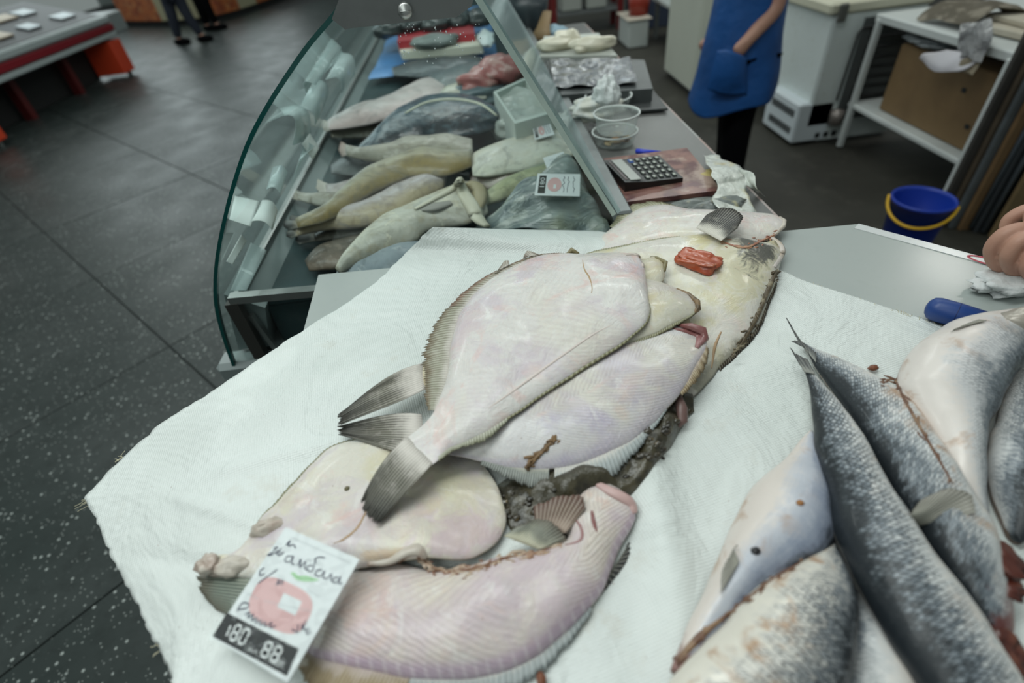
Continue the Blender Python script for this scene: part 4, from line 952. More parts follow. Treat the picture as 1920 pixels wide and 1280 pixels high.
# apron: a wrapped skirt with bib
prof = [(.575, 1.430, .238, .19), (.64, 1.436, .236, .19), (.75, 1.44, .222, .185), (.90, 1.44, .198, .178), (1.05, 1.442, .183, .175), (1.18, 1.445, .178, .178), (1.28, 1.445, .165, .17)]
pf = crom(prof, 26); V = []; F = []; K = 56
for i, (z, x, rx, ry) in enumerate(pf):
    for j in range(K):
        a = 2*math.pi*j/K; f = max(0, (1.0-z)/.55)
        fold = 1+.035*f*math.sin(a*5+1.)+.03*noise.noise(Vector((math.cos(a)*2, math.sin(a)*2, z*5)))
        zz = z+(.07*f**2*math.sin(a*1.0+.9)+.025*f*f*math.sin(a*3))
        V.append((x+rx*fold*math.cos(a), 3.05+ry*fold*math.sin(a), zz))
for i in range(len(pf)-1):
    for j in range(K): F.append((i*K+j, i*K+(j+1) % K, (i+1)*K+(j+1) % K, (i+1)*K+j))
o = mesh('apron', V, F, apm, pr); o.modifiers.new('t', 'SOLIDIFY').thickness = .004
pk = [PYp(1345, 95, 2.85), PYp(1372, 95, 2.835), PYp(1400, 108, 2.84)]; pb = [PYp(1325, 168, 2.86), PYp(1360, 180, 2.85), PYp(1400, 178, 2.86)]
V, F = sheetgrid(pk, pb, 14, 16, lambda p, u, t_: np.array(p)+[0, -.028*math.sin(math.pi*u)*math.sin(math.pi*min(1, t_*.8+.2)), .012*noise.noise(Vector(p)*14)])
po = mesh('pocket', V, F, apm, o); po.modifiers.new('t', 'SOLIDIFY').thickness = .004
jeans = M('dark_jeans', (.018, .024, .040), .8); dkj = M('dark_jacket', (.02, .02, .024), .8)
def walker(lab, f1_, f2_, up, trm_):
    a, b = P(*f1_, 0), P(*f2_, 0); c = (a+b)/2; th = thing('person', lab, 'person', c)
    J = [(c+[0, 0, .92], .15), (c+[0, 0, 1.15], .15), (c+[0, 0, 1.4], .17), (c+[0, 0, 1.53], .06), (c+[0, 0, 1.66], .095), (c+[0, 0, 1.75], .07)]
    Ed = [(0, 1), (1, 2), (2, 3), (3, 4), (4, 5)]
    for s_, q in ((-1, a), (1, b)):
        n0 = len(J); J += [(c+[.09*s_, 0, .86], .10), (c*.4+q*.6+[0, -.03, .48], .075), (q+[0, 0, .10], .05), (q+[.13, -.05, .04], .04)]
        Ed += [(0, n0), (n0, n0+1), (n0+1, n0+2), (n0+2, n0+3)]
        n0 = len(J); J += [(c+[.2*s_, 0, 1.38], .06), (c+[.26*s_, 0, 1.1], .05), (c+[.26*s_, -.06, .86], .04)]; Ed += [(2, n0), (n0, n0+1), (n0+1, n0+2)]
    skin('body', J, Ed, skinm, th, 2)
    J2 = [(j[0], j[1]*1.18+.012) for j in J]
    keep = [i for i in range(len(J)) if i in (0, 6, 7, 8, 13, 14, 15)]; mp = {i: k for k, i in enumerate(keep)}
    skin('trousers', [J2[i] for i in keep], [(mp[p_], mp[q_]) for p_, q_ in Ed if p_ in mp and q_ in mp], trm_, th, 2)
    keep = [0, 1, 2, 10, 11, 12, 17, 18, 19]; mp = {i: k for k, i in enumerate(keep)}
    skin('jacket', [J2[i] for i in keep], [(mp[p_], mp[q_]) for p_, q_ in Ed if p_ in mp and q_ in mp], up, th, 2)
    for q in (a, b): MB().blob(q+[.06, -.03, .05], (.16, .07, .06), .1, 2, 1).build('shoe', blackm, th, True)
walker('person in dark blue jeans walking by the produce stand', (340, 84), (382, 78), dkj, jeans)
walker('person in black trousers just behind the one in jeans', (392, 58), (410, 56), dkj, blackm)
# hand and forearm at the right edge
hp_ = thing('person', 'bare forearm and fist holding crumpled white paper at the table edge', 'person', P(1900, 480, TZ))
z0 = TZ
wr = P(1985, 395, z0+.10)
arm = skin('arm', [(P(2330, 120, z0+.34), .05), (P(2150, 270, z0+.20), .046), (wr, .030), (P(1975, 420, z0+.094), (.036, .022)), (P(1938, 432, z0+.090), (.036, .018))], [(0, 1), (1, 2), (2, 3), (3, 4)], skinm, hp_, 2)
def fing(pts, r): return skin('finger', [(P(a, b, z0+z), rr) for (a, b, z), rr in zip(pts, r)], [(i, i+1) for i in range(len(pts)-1)], skinm, hp_, 2)
parts_ = [arm,
  fing([(1932, 428, .088), (1880, 438, .080), (1857, 464, .058), (1864, 494, .034), (1892, 510, .018)], [.013, .0118, .0112, .0102, .008]),
  fing([(1955, 440, .086), (1908, 452, .079), (1888, 482, .056), (1898, 507, .032), (1924, 518, .018)], [.013, .0118, .0112, .0102, .008]),
  fing([(1980, 455, .080), (1940, 470, .072), (1924, 500, .050), (1936, 520, .028), (1958, 528, .016)], [.012, .011, .0105, .0095, .0075]),
  fing([(2005, 465, .074), (1975, 488, .064), (1966, 514, .044), (1976, 530, .024), (1995, 534, .016)], [.011, .0102, .0095, .0085, .007]),
  fing([(1970, 398, .094), (1922, 394, .092), (1892, 410, .078), (1884, 436, .060)], [.0135, .012, .011, .0085])]
fuse(parts_, 'arm_and_hand', skinm, hp_, .002, 2)
cw = M('crumpled_tissue', (.66, .68, .68), .6, 0, ((20., (.56, .58, .58), .45, .7, .6),), (24., .9, .01))
o = MB().blob(P(1905, 528, TZ+.014), (.055, .028, .014), .5, 2.6, 6, 36, 20).build('crumpled_paper', cw, None, True); tag(o, 'crumpled white paper under the fist at the table edge', 'paper')
# ================================================================== fish in the display case
DZ = 1.012
pol = lambda i, sh_=0.: plain_fish('pollock_skin_%d' % i, (.16, .15, .11), (.36, .33, .27), (.56, .54, .47), 'L', (.20, .15, .08), i*3.1, sh_)
darkfin = fin_mat('dark_fish_fin', (.10, .10, .09), (.03, .03, .03), (.03, .03, .03), (.30, .26, .20), 9)
palefin = fin_mat('pale_fish_fin', (.50, .46, .40), (.30, .26, .22), (.40, .36, .30), (.60, .56, .50), 9)
def cfish(label, pairs, mat, z=.03, dome=.03, tail=None, tmat=None, cat='fish', name='fish', amp=.003, bot=.012, extra=None, head=.5, tl=.3, tz=None):
    c = P(*np.mean([(np.array(a)+np.array(b))/2 for a, b in pairs], 0), DZ)
    th = thing(name, label, cat, c)
    f = loft('body', pairs, z, dome, mat, th, bot, 36, 16, amp, 16., head, tl, zb=DZ)
    if tail: fan('tail_fin', tail[0], tail[1], tmat or darkfin, th, [DZ-TZ+(tz or (z if not hasattr(z, '__len__') else z[-1]))]*len(tail[0]), [DZ-TZ+(tz or .02)]*len(tail[1]), 8, .002)
    return f
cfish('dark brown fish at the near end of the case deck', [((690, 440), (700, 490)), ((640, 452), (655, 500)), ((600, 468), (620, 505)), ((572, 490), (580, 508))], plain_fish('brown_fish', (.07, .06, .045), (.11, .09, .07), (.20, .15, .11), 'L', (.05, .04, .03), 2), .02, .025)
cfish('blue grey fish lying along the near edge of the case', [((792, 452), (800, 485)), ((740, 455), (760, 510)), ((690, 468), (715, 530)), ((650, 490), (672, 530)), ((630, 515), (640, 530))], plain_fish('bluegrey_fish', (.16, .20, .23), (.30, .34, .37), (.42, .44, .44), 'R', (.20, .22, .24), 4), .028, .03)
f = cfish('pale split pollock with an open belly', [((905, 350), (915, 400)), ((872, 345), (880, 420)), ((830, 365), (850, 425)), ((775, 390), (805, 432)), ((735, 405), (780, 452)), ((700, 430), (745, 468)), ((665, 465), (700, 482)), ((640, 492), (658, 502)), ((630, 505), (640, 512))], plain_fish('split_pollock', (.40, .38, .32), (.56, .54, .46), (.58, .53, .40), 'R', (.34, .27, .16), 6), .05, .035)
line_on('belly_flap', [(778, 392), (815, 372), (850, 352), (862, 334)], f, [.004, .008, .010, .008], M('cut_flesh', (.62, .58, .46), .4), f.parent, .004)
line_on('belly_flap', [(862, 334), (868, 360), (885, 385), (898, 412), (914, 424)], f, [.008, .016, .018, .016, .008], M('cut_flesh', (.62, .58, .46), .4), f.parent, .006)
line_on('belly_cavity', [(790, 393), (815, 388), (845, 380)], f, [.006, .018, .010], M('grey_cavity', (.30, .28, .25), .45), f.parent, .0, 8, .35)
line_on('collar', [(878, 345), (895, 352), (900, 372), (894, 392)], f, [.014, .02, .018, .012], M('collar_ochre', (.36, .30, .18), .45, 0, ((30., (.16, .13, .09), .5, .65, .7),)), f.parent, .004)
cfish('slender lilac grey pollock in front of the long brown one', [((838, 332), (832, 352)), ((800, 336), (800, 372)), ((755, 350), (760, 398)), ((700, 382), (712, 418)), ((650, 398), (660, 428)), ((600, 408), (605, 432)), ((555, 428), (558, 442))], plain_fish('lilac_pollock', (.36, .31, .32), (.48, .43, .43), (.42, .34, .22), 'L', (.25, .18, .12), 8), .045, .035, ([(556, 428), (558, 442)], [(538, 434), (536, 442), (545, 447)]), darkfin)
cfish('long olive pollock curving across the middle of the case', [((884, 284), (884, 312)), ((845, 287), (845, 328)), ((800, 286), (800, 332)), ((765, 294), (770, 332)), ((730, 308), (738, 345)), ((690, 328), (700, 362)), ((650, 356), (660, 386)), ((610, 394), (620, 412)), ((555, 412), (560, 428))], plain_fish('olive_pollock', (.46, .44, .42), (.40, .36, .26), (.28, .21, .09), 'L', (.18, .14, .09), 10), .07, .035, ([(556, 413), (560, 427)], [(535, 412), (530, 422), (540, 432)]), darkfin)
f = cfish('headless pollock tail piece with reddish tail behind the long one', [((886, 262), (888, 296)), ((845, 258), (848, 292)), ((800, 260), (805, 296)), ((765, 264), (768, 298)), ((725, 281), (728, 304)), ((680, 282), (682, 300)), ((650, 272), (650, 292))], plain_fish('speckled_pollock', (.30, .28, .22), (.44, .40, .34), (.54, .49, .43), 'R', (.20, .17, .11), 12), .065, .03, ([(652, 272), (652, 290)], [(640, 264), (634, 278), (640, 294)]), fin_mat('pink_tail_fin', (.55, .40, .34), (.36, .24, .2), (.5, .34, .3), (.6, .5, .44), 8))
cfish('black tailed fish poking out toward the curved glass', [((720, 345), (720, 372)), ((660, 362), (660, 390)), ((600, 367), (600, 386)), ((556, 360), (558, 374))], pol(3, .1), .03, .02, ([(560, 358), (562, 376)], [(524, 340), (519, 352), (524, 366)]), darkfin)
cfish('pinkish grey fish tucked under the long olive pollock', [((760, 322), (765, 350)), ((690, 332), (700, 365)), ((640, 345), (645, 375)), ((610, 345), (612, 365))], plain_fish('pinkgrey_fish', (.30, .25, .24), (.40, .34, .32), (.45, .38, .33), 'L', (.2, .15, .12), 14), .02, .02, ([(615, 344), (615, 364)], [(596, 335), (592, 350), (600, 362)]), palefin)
cfish('dark tailed filler fish added as shade under the long olive pollock', [((760, 348), (765, 372)), ((700, 366), (705, 396)), ((640, 392), (645, 418)), ((580, 414), (584, 432))], plain_fish('umber_gap_shade', (.05, .045, .035), (.09, .08, .06), (.14, .12, .09), 'L', (.04, .035, .03), 33), .02, .02, ([(584, 412), (586, 430)], [(548, 402), (540, 412), (552, 426)]), darkfin)  # added dark body, its colour stands in for the shaded gap
cfish('dark slender filler fish added as shade under the lilac grey pollock', [((760, 395), (765, 425)), ((690, 412), (700, 440)), ((640, 425), (648, 448)), ((590, 438), (592, 452))], plain_fish('black_gap_shade', (.04, .04, .04), (.07, .065, .055), (.12, .105, .08), 'L', (.03, .03, .025), 35), .018, .02, ([(592, 436), (594, 450)], [(556, 440), (552, 448), (560, 458)]), darkfin)  # filler fish, darkens the gap between the pollocks in place of shade
cfish('black backed filler fish added as shade behind the headless tail piece', [((760, 300), (765, 318)), ((700, 302), (705, 326)), ((650, 298), (655, 330)), ((620, 310), (622, 326))], plain_fish('inky_gap_shade', (.02, .025, .03), (.05, .06, .065), (.10, .11, .11), 'L', (.03, .04, .04), 39), .02, .02)  # near-black filler put in to paint the shade between the fish
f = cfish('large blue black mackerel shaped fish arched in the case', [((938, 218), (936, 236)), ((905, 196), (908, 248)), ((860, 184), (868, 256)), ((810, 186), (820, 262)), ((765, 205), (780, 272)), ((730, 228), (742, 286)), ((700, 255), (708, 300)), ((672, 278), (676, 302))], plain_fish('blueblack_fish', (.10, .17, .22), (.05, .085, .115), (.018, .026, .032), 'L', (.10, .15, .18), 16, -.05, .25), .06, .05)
line_on('belly_stripe', [(760, 212), (800, 192), (850, 186), (900, 195), (932, 217)], f, [.004, .007, .008, .007, .004], M('cream_stripe', (.60, .60, .48), .4), f.parent, .001)
cfish('pale pink fish lying on the far side of the blue black fish', [((832, 145), (838, 190)), ((790, 152), (800, 200)), ((740, 178), (750, 216)), ((690, 196), (700, 232)), ((650, 210), (655, 240)), ((615, 228), (618, 244))], plain_fish('pale_pink_fish', (.56, .50, .49), (.58, .52, .50), (.56, .44, .42), 'L', (.46, .36, .34), 18), .06, .03, ([(618, 228), (620, 244)], [(606, 224), (600, 238), (608, 248)]), palefin)
cfish('dark grey fish under the pale pink one', [((800, 200), (806, 226)), ((730, 215), (735, 250)), ((670, 232), (672, 258)), ((620, 246), (622, 258))], pol(5, .3), .02, .03)
cfish('dark slate fish along the far row of the case', [((935, 118), (940, 150)), ((880, 128), (888, 165)), ((830, 138), (838, 178)), ((800, 150), (805, 180))], plain_fish('slate_fish', (.06, .085, .10), (.10, .13, .14), (.18, .21, .21), 'L', (.1, .12, .12), 20), .05, .04)
cfish('cream belly fish between the pink fish and the red cut', [((905, 150), (912, 185)), ((870, 160), (876, 190)), ((838, 172), (842, 192)), ((820, 186), (824, 196))], plain_fish('cream_fish', (.50, .50, .38), (.60, .60, .50), (.62, .60, .52), 'L', (.4, .38, .25), 22), .07, .03)
redm = M('red_meat', (.40, .14, .13), .35, 0, ((20., (.60, .40, .36), .48, .65, .7),), (20., .4, .01), .2)
def clump(name, cat, px, py, z, rad, seed, mat, lab, amp=.3, rot=0, fr=2.0):
    o = MB().blob(P(px, py, z), rad, amp, fr, seed, 28, 16, np.array(Matrix.Rotation(rot, 3, 'Z'))).build(name, mat, None, True); return tag(o, lab, cat)
clump('fish_cut', 'fish cut', 905, 152, DZ+.10, (.09, .07, .045), 3, redm, 'pink red fish cut at the left end of the pale block', .3, .3)
clump('fish_cut', 'fish cut', 945, 132, DZ+.12, (.08, .09, .05), 5, redm, 'pink red fish cut touching the rear glass', .35, .5)
# styrofoam box with ice
bxq = [P(925, 172, DZ+.13), P(985, 145, DZ+.13), P(1040, 210, DZ+.13), P(965, 232, DZ+.13)]
th = thing('foam_box', 'pale foam box of ice behind the fillets', 'box', np.mean(bxq, 0)*[1, 1, 0]+[0, 0, DZ])
foam = M('white_foam', (.56, .62, .58), .6)
for i in range(4):
    a, b = bxq[i], bxq[(i+1) % 4]; c_ = np.mean(bxq, 0); ia, ib = a+(c_-a)*.12, b+(c_-b)*.12
    MB().prism([a, b, ib, ia], (0, 0, -.115)).build('foam_wall', foam, th)
V, F = sheetgrid([bxq[0]-[0, 0, .015], bxq[3]-[0, 0, .015]], [bxq[1]-[0, 0, .015], bxq[2]-[0, 0, .015]], 20, 20, lambda p, u, t_: np.array(p)+[0, 0, .02*noise.noise(Vector(p)*22)])
mesh('ice', V, F, M('grey_ice', (.46, .50, .46), .3, 0, ((18., (.34, .38, .35), .4, .7, .7),), (30., .6, .01), .3), th)
clump('ice_lump', 'ice', 985, 235, DZ+.05, (.10, .07, .05), 8, M('grey_ice', (.46, .50, .46), .3), 'grey frosty lump in front of the foam box', .3, .2)
clump('frozen_block', 'frozen fish', 905, 175, DZ+.062, (.14, .10, .045), 9, M('slate_block', (.12, .17, .19), .35, 0, ((12., (.24, .30, .31), .45, .7, .7),), (18., .6, .01), .2), 'slate blue frozen lump under the cream fish', .3, .3)
# pale fillets on the right
cfish('broad white fillet with its price card', [((1078, 235), (1098, 285)), ((1030, 248), (1050, 300)), ((985, 260), (1000, 316)), ((940, 272), (950, 326)), ((905, 283), (912, 332)), ((882, 292), (886, 330))], plain_fish('white_fillet', (.62, .62, .52), (.64, .63, .56), (.60, .57, .46), 'R', (.54, .50, .38), 24), .06, .03)
cfish('pinkish fillet lying under the broad white one', [((1010, 322), (1012, 345)), ((960, 325), (962, 352)), ((920, 326), (920, 355)), ((880, 325), (882, 345))], plain_fish('pinkish_fillet', (.50, .36, .32), (.56, .46, .42), (.58, .52, .46), 'L', (.36, .22, .16), 26), .03, .03)
cfish('yellow green striped fish before the price cards', [((1070, 305), (1085, 330)), ((1020, 315), (1030, 345)), ((970, 335), (980, 362)), ((930, 356), (935, 378)), ((900, 375), (903, 388))], plain_fish('yellowgreen_fish', (.17, .22, .20), (.36, .38, .22), (.56, .56, .36), 'L', (.16, .18, .14), 28), .045, .03)
bagf = NT('bagged_fish_film'); v_ = bagf.obj((1, 2.6, 1), (0, 0, .5)); q1 = bagf.noise(v_, 9., 5., .6, .8); q2 = bagf.noise(v_, 22., 4.)
cc_ = bagf.mix(bagf.ramp(q1, .38, .58), (.09, .13, .14), (.26, .31, .30)); cc_ = bagf.mix(bagf.math('MULTIPLY', bagf.ramp(q2, .52, .68), .6), cc_, (.56, .60, .54)); cc_ = bagf.mix(bagf.math('MULTIPLY', bagf.ramp(bagf.noise(bagf.obj(), 5.), .58, .7), .5), cc_, (.44, .44, .26))
bagf = bagf.fin(cc_, .2, 0, .6, bagf.bump(q1, .8, .02), .4)
Lb = [P(1040, 322, DZ+.06), P(985, 345, DZ+.07), P(935, 385, DZ+.06), P(905, 410, DZ+.04), P(880, 440, DZ+.02)]
Rb = [P(1095, 340, DZ+.06), P(1105, 365, DZ+.06), P(1125, 395, DZ+.05), P(1140, 420, DZ+.04), P(1150, 450, DZ+.02)]
def bz(p, u, t_):
    p = np.array(p); return p+[0, 0, .05*math.sin(math.pi*t_)**.7*(.4+.6*math.sin(math.pi*min(1, u+.25)))+.022*noise.noise(Vector((p[0]*14, p[1]*26, 2)))]
V, F = sheetgrid(Lb, Rb, 40, 40, bz)
o = mesh('bagged_fish', V, F, bagf); tag(o, 'grey fish in a shiny plastic bag under the nearest price card', 'bag of fish')
# blue sheet, trays and board at the far end
blt = M('blue_sheet', (.09, .26, .56), .35, 0, ((4., (.06, .18, .42), .4, .7, .6),), (12., .5, .01), .2)
V, F = sheetgrid([P(690, 148, DZ+.03), P(720, 88, DZ+.06), P(735, 30, DZ+.06)], [P(935, 122, DZ+.03), P(925, 60, DZ+.06), P(915, 10, DZ+.06)], 22, 22, lambda p, u, t_: np.array(p)+[0, 0, .01*noise.noise(Vector(p)*9)])
o = mesh('blue_sheet', V, F, blt); tag(o, 'blue plastic sheet at the far end of the case', 'sheet')
cfish('black fish on the front edge of the blue sheet', [((905, 112), (912, 128)), ((850, 110), (855, 138)), ((790, 116), (795, 146)), ((735, 128), (738, 142))], plain_fish('black_fish', (.012, .016, .02), (.025, .035, .04), (.08, .10, .11), 'L', (.05, .06, .06), 30), .05, .03)
qb = [P(752, 98, DZ+.10), P(905, 85, DZ+.10), P(898, 64, DZ+.10), P(746, 86, DZ+.10)]
o = MB().prism(qb, (0, 0, -.03)).build('white_board', M('cream_board', (.62, .62, .52), .5)); tag(o, 'cream white board lying on the blue sheet', 'board')
clump('fish_lump', 'fish scrap', 815, 78, DZ+.12, (.10, .06, .03), 4, M('grey_lump', (.16, .19, .18), .4), 'grey lump on the cream white board')
qr = [P(745, 78, DZ+.13), P(890, 62, DZ+.13), P(885, 30, DZ+.13), P(750, 42, DZ+.13)]
th = thing('red_tray', 'red tray with dark fish beyond the cream board', 'tray', np.mean(qr, 0)-[0, 0, .05])
cq_ = np.mean(qr, 0)
MB().prism(qr, (0, 0, -.05)).build('tray_base', M('tray_red', (.38, .02, .03), .4), th)
for i in range(5):
    MB().blob(cq_+[-.22+.11*i, .05*(i % 2), .02], (.07, .12, .035), .3, 2, i+40).build('dark_fish', M('dark_wet_fish', (.03, .04, .04), .25), th, True)
clump('white_tail', 'fish scrap', 912, 72, DZ+.12, (.035, .14, .02), 4, M('pale_scrap', (.58, .64, .64), .4), 'pale narrow fish tail at the right of the blue sheet')
# ------------------------------------------------------------------ flat print helpers
ink = M('blue_black_ink', (.02, .025, .07), .6); prk = M('black_print', (.012, .014, .016), .5); prp = M('pink_print', (.72, .44, .44), .6); prg = M('green_print', (.35, .60, .33), .6)
wht = M('white_card', (.76, .79, .80), .5); gline = M('grey_rule', (.40, .42, .44), .6); wpr = M('white_print', (.78, .80, .80), .5)
class Card:
    def __init__(s, px, z):
        a, b, c = [P(px[i][0], px[i][1], z[i]) for i in (0, 1, 3)]
        s.n = unit(np.cross(b-a, c-a)); s.n = s.n if s.n[2] > 0 else -s.n
        s.o = a; s.q = [s.at(*p) for p in px]
    def at(s, px, py, h=0.):
        d = _ray(px, py); cam_ = np.array([0, 0, CAMZ]); t = np.dot(s.o-cam_, s.n)/np.dot(d, s.n); return cam_+d*t+s.n*h
    def poly(s, pts, h, mb=None):
        mb = mb or MB(); V = [s.at(*p, h) for p in pts]; return mb.add(V, [tuple(range(len(V)))])
    def stroke(s, pts, wd, h, mb, smooth=True):
        W = np.array([s.at(*p, h) for p in pts]); W = crom(W, max(2, (len(W)-1)*5+1)) if smooth and len(W) > 2 else W
        V = []; F = []
        for i in range(len(W)):
            t = unit(W[min(i+1, len(W)-1)]-W[max(i-1, 0)]); b = np.cross(s.n, t)*wd/2; V += [W[i]+b, W[i]-b]
        for i in range(len(W)-1): F.append((2*i, 2*i+1, 2*i+3, 2*i+2))
        return mb.add(V, F)
    def text(s, txt, quad, h, mb):
        V, F = text_tris(txt); q = [np.array(p, float) for p in quad]
        X = []
        for u, v in V:
            v = 1-v; p = (q[0]*(1-u)+q[1]*u)*(1-v)+(q[3]*(1-u)+q[2]*u)*v; X.append(s.at(*p, h))
        return mb.add(X, F)
SEG = {'0': 'abcdef', '1': 'bc', '8': 'abcdefg'}
def seven(card, ch, quad, wd, h, mb):
    q = [np.array(p, float) for p in quad]
    def b(u, v): return (q[0]*(1-u)+q[1]*u)*(1-v)+(q[3]*(1-u)+q[2]*u)*v
    L = {'a': ((.1, 0), (.9, 0)), 'b': ((1, .06), (1, .46)), 'c': ((1, .54), (1, .94)), 'd': ((.1, 1), (.9, 1)), 'e': ((0, .54), (0, .94)), 'f': ((0, .06), (0, .46)), 'g': ((.1, .5), (.9, .5))}
    for k in SEG[ch]: card.stroke([b(*L[k][0]), b(*L[k][1])], wd, h, mb, False)
# three price cards inside the case
def small_card(px, z, lab, full=True):
    cd = Card(px, z); th = thing('price_card', lab, 'price card', np.mean(cd.q, 0))
    MB().prism(cd.q, tuple(-cd.n*.001)).build('card', wht, th)
    q = [np.array(p, float) for p in px]
    def b(u, v): return (q[0]*(1-u)+q[1]*u)*(1-v)+(q[3]*(1-u)+q[2]*u)*v
    if not full:
        mb = MB()
        for k in range(2): cd.stroke([b(.2, .3+.3*k), b(.4, .25+.3*k), b(.6, .33+.3*k), b(.8, .28+.3*k)], .0012, .0006, mb)
        mb.build('handwriting', M('pale_ink', (.45, .50, .52), .6), th); return
    cd.poly([b(.06, .1), b(.22, .1), b(.22, .9), b(.06, .9)], .0005).build('black_band', prk, th)
    mb = MB()
    cd.text('180', [b(.19, .62), b(.19, .2), b(.09, .2), b(.09, .62)][::1], .0008, mb); mb.build('price', wpr, th)
    cd.poly([b(.42+.16*math.cos(a), .5+.32*math.sin(a)) for a in np.linspace(0, 6.28, 22)[:-1]], .0005).build('pink_ring', prp, th)
    cd.poly([b(.40, .5), b(.46, .5), b(.46, .68), b(.40, .68)], .0008).build('ring_hole', wht, th)
    mb = MB(); rnd = random.Random(int(px[0][0]))
    for u in (.62, .74, .86):
        cd.stroke([b(u+rnd.uniform(-.03, .03), .12+.08*k) for k in range(10)], .001, .0006, mb)
    mb.build('handwriting', ink, th)
small_card([(1008, 325), (1088, 326), (1087, 368), (1002, 366)], [DZ+.125, DZ+.12, DZ+.10, DZ+.105], 'white price card with pink ring on the bagged grey fish')
small_card([(1018, 296), (1056, 284), (1074, 314), (1028, 322)], [DZ+.10, DZ+.10, DZ+.10, DZ+.10], 'plain white card between the two printed price cards', False)
small_card([(998, 236), (1030, 228), (1040, 252), (1003, 262)], [DZ+.105, DZ+.105, DZ+.10, DZ+.10], 'printed price card on the broad white fillet')
# ================================================================== the pile of flounders
fA = flounder_mat('flounder_white_a', base=(.74, .71, .68), seed=1.3, lil=.6, pk=.42, yel=.2, rib=.32, ribF=55., patch=[(.60, .26, .09, .16, (.60, .47, .50), .55), (.05, .25, .03, .2, (.72, .42, .36), .35)])
fB = flounder_mat('flounder_white_b', base=(.68, .66, .66), lilac=(.50, .44, .58), seed=4.1, lil=.75, pk=.35, yel=.3, rib=.55, band=.5)
fC = flounder_mat('flounder_cream_c', base=(.66, .63, .52), yellow=(.58, .50, .26), seed=7.7, lil=.3, pk=.2, yel=.7, rib=.2, edgew=.10)
fE = flounder_mat('flounder_cream_e', base=(.72, .68, .60), yellow=(.70, .64, .42), seed=9.2, lil=.6, pk=.35, yel=.6, rib=.06, edgew=.03, patch=[(.66, .82, .14, .16, (.56, .40, .46), .6), (.28, .30, .08, .2, (.58, .50, .60), .5), (.40, .86, .06, .10, (.62, .42, .24), .6)])
fF = flounder_mat('flounder_pink_f', base=(.70, .62, .58), lilac=(.52, .38, .50), pink=(.72, .50, .44), seed=12.4, lil=.45, pk=.5, yel=.25, rib=.7, ribF=38., band=1., edgew=.03)
fG = flounder_mat('flounder_white_g', base=(.76, .72, .66), seed=15.8, lil=.3, pk=.45, yel=.4, rib=.08, edgew=.02)
fH = flounder_mat('flounder_white_h', base=(.74, .72, .62), yellow=(.66, .58, .30), seed=18.1, lil=.2, pk=.2, yel=.8, rib=.08, edgew=.07, edge=(.07, .055, .035), patch=[(.22, .50, .22, .30, (.60, .54, .32), .6), (.155, .36, .13, .30, (.065, .065, .06), .92), (.30, .95, .30, .10, (.22, .20, .14), .65)])
fJ = M('flounder_dark_side', (.050, .043, .024), .3, 0, ((22., (.10, .085, .05), .48, .65, .8), (40., (.016, .015, .012), .5, .7, .8)), (26., .8, .012), .2)
brown = fin_mat('brown_fin', (.36, .33, .26), (.13, .10, .06), (.22, .09, .05), (.64, .60, .56), 44, .45)
olive = fin_mat('olive_fin', (.36, .35, .22), (.16, .15, .08), (.22, .20, .10), (.55, .52, .40), 40)
greyf = fin_mat('grey_fin', (.30, .34, .35), (.48, .51, .50), (.14, .17, .18), (.66, .64, .60), 34, .65, .3)
tailf = fin_mat('dark_tail_fin', (.17, .16, .125), (.030, .028, .02), (.010, .010, .009), (.70, .65, .60), 15, .42, .38)
tailg = fin_mat('green_tail_fin', (.16, .20, .16), (.05, .06, .05), (.10, .09, .06), (.30, .32, .26), 13, .6)
pect = fin_mat('dark_pectoral_fin', (.055, .055, .05), (.016, .016, .016), (.035, .03, .022), (.72, .68, .60), 22, .4, .4)
tan_f = fin_mat('tan_fin', (.42, .33, .20), (.20, .13, .07), (.30, .22, .12), (.62, .52, .48), 30)
lip = M('lip_flesh', (.58, .52, .45), .35, 0, ((30., (.36, .22, .17), .48, .68, .6),), (30., .4, .004), .3)
lipr = M('red_lip_flesh', (.24, .09, .085), .3, 0, ((30., (.42, .22, .22), .48, .68, .7),), (30., .5, .004), .4)
gill = M('gill_crease', (.46, .30, .17), .4); seam = M('blood_seam', (.22, .09, .045), .35, 0, ((40., (.48, .34, .22), .48, .62, .8),), (40., .6, .004), .3)
dline = M('dark_crease', (.06, .05, .04), .4)
FL = []
def flounder(label, pairs, z, dome, mat, **kw):
    c = P(*np.mean([(np.array(a)+np.array(b))/2 for a, b in pairs], 0), TZ+.003)
    th = thing('flounder', label, 'flounder', c); f = loft('body', pairs, z, dome, mat, th, **kw); FL.append(f); return f
def zh(px, py, f, up=.002): return hit(px, py, f)[2]-TZ+up
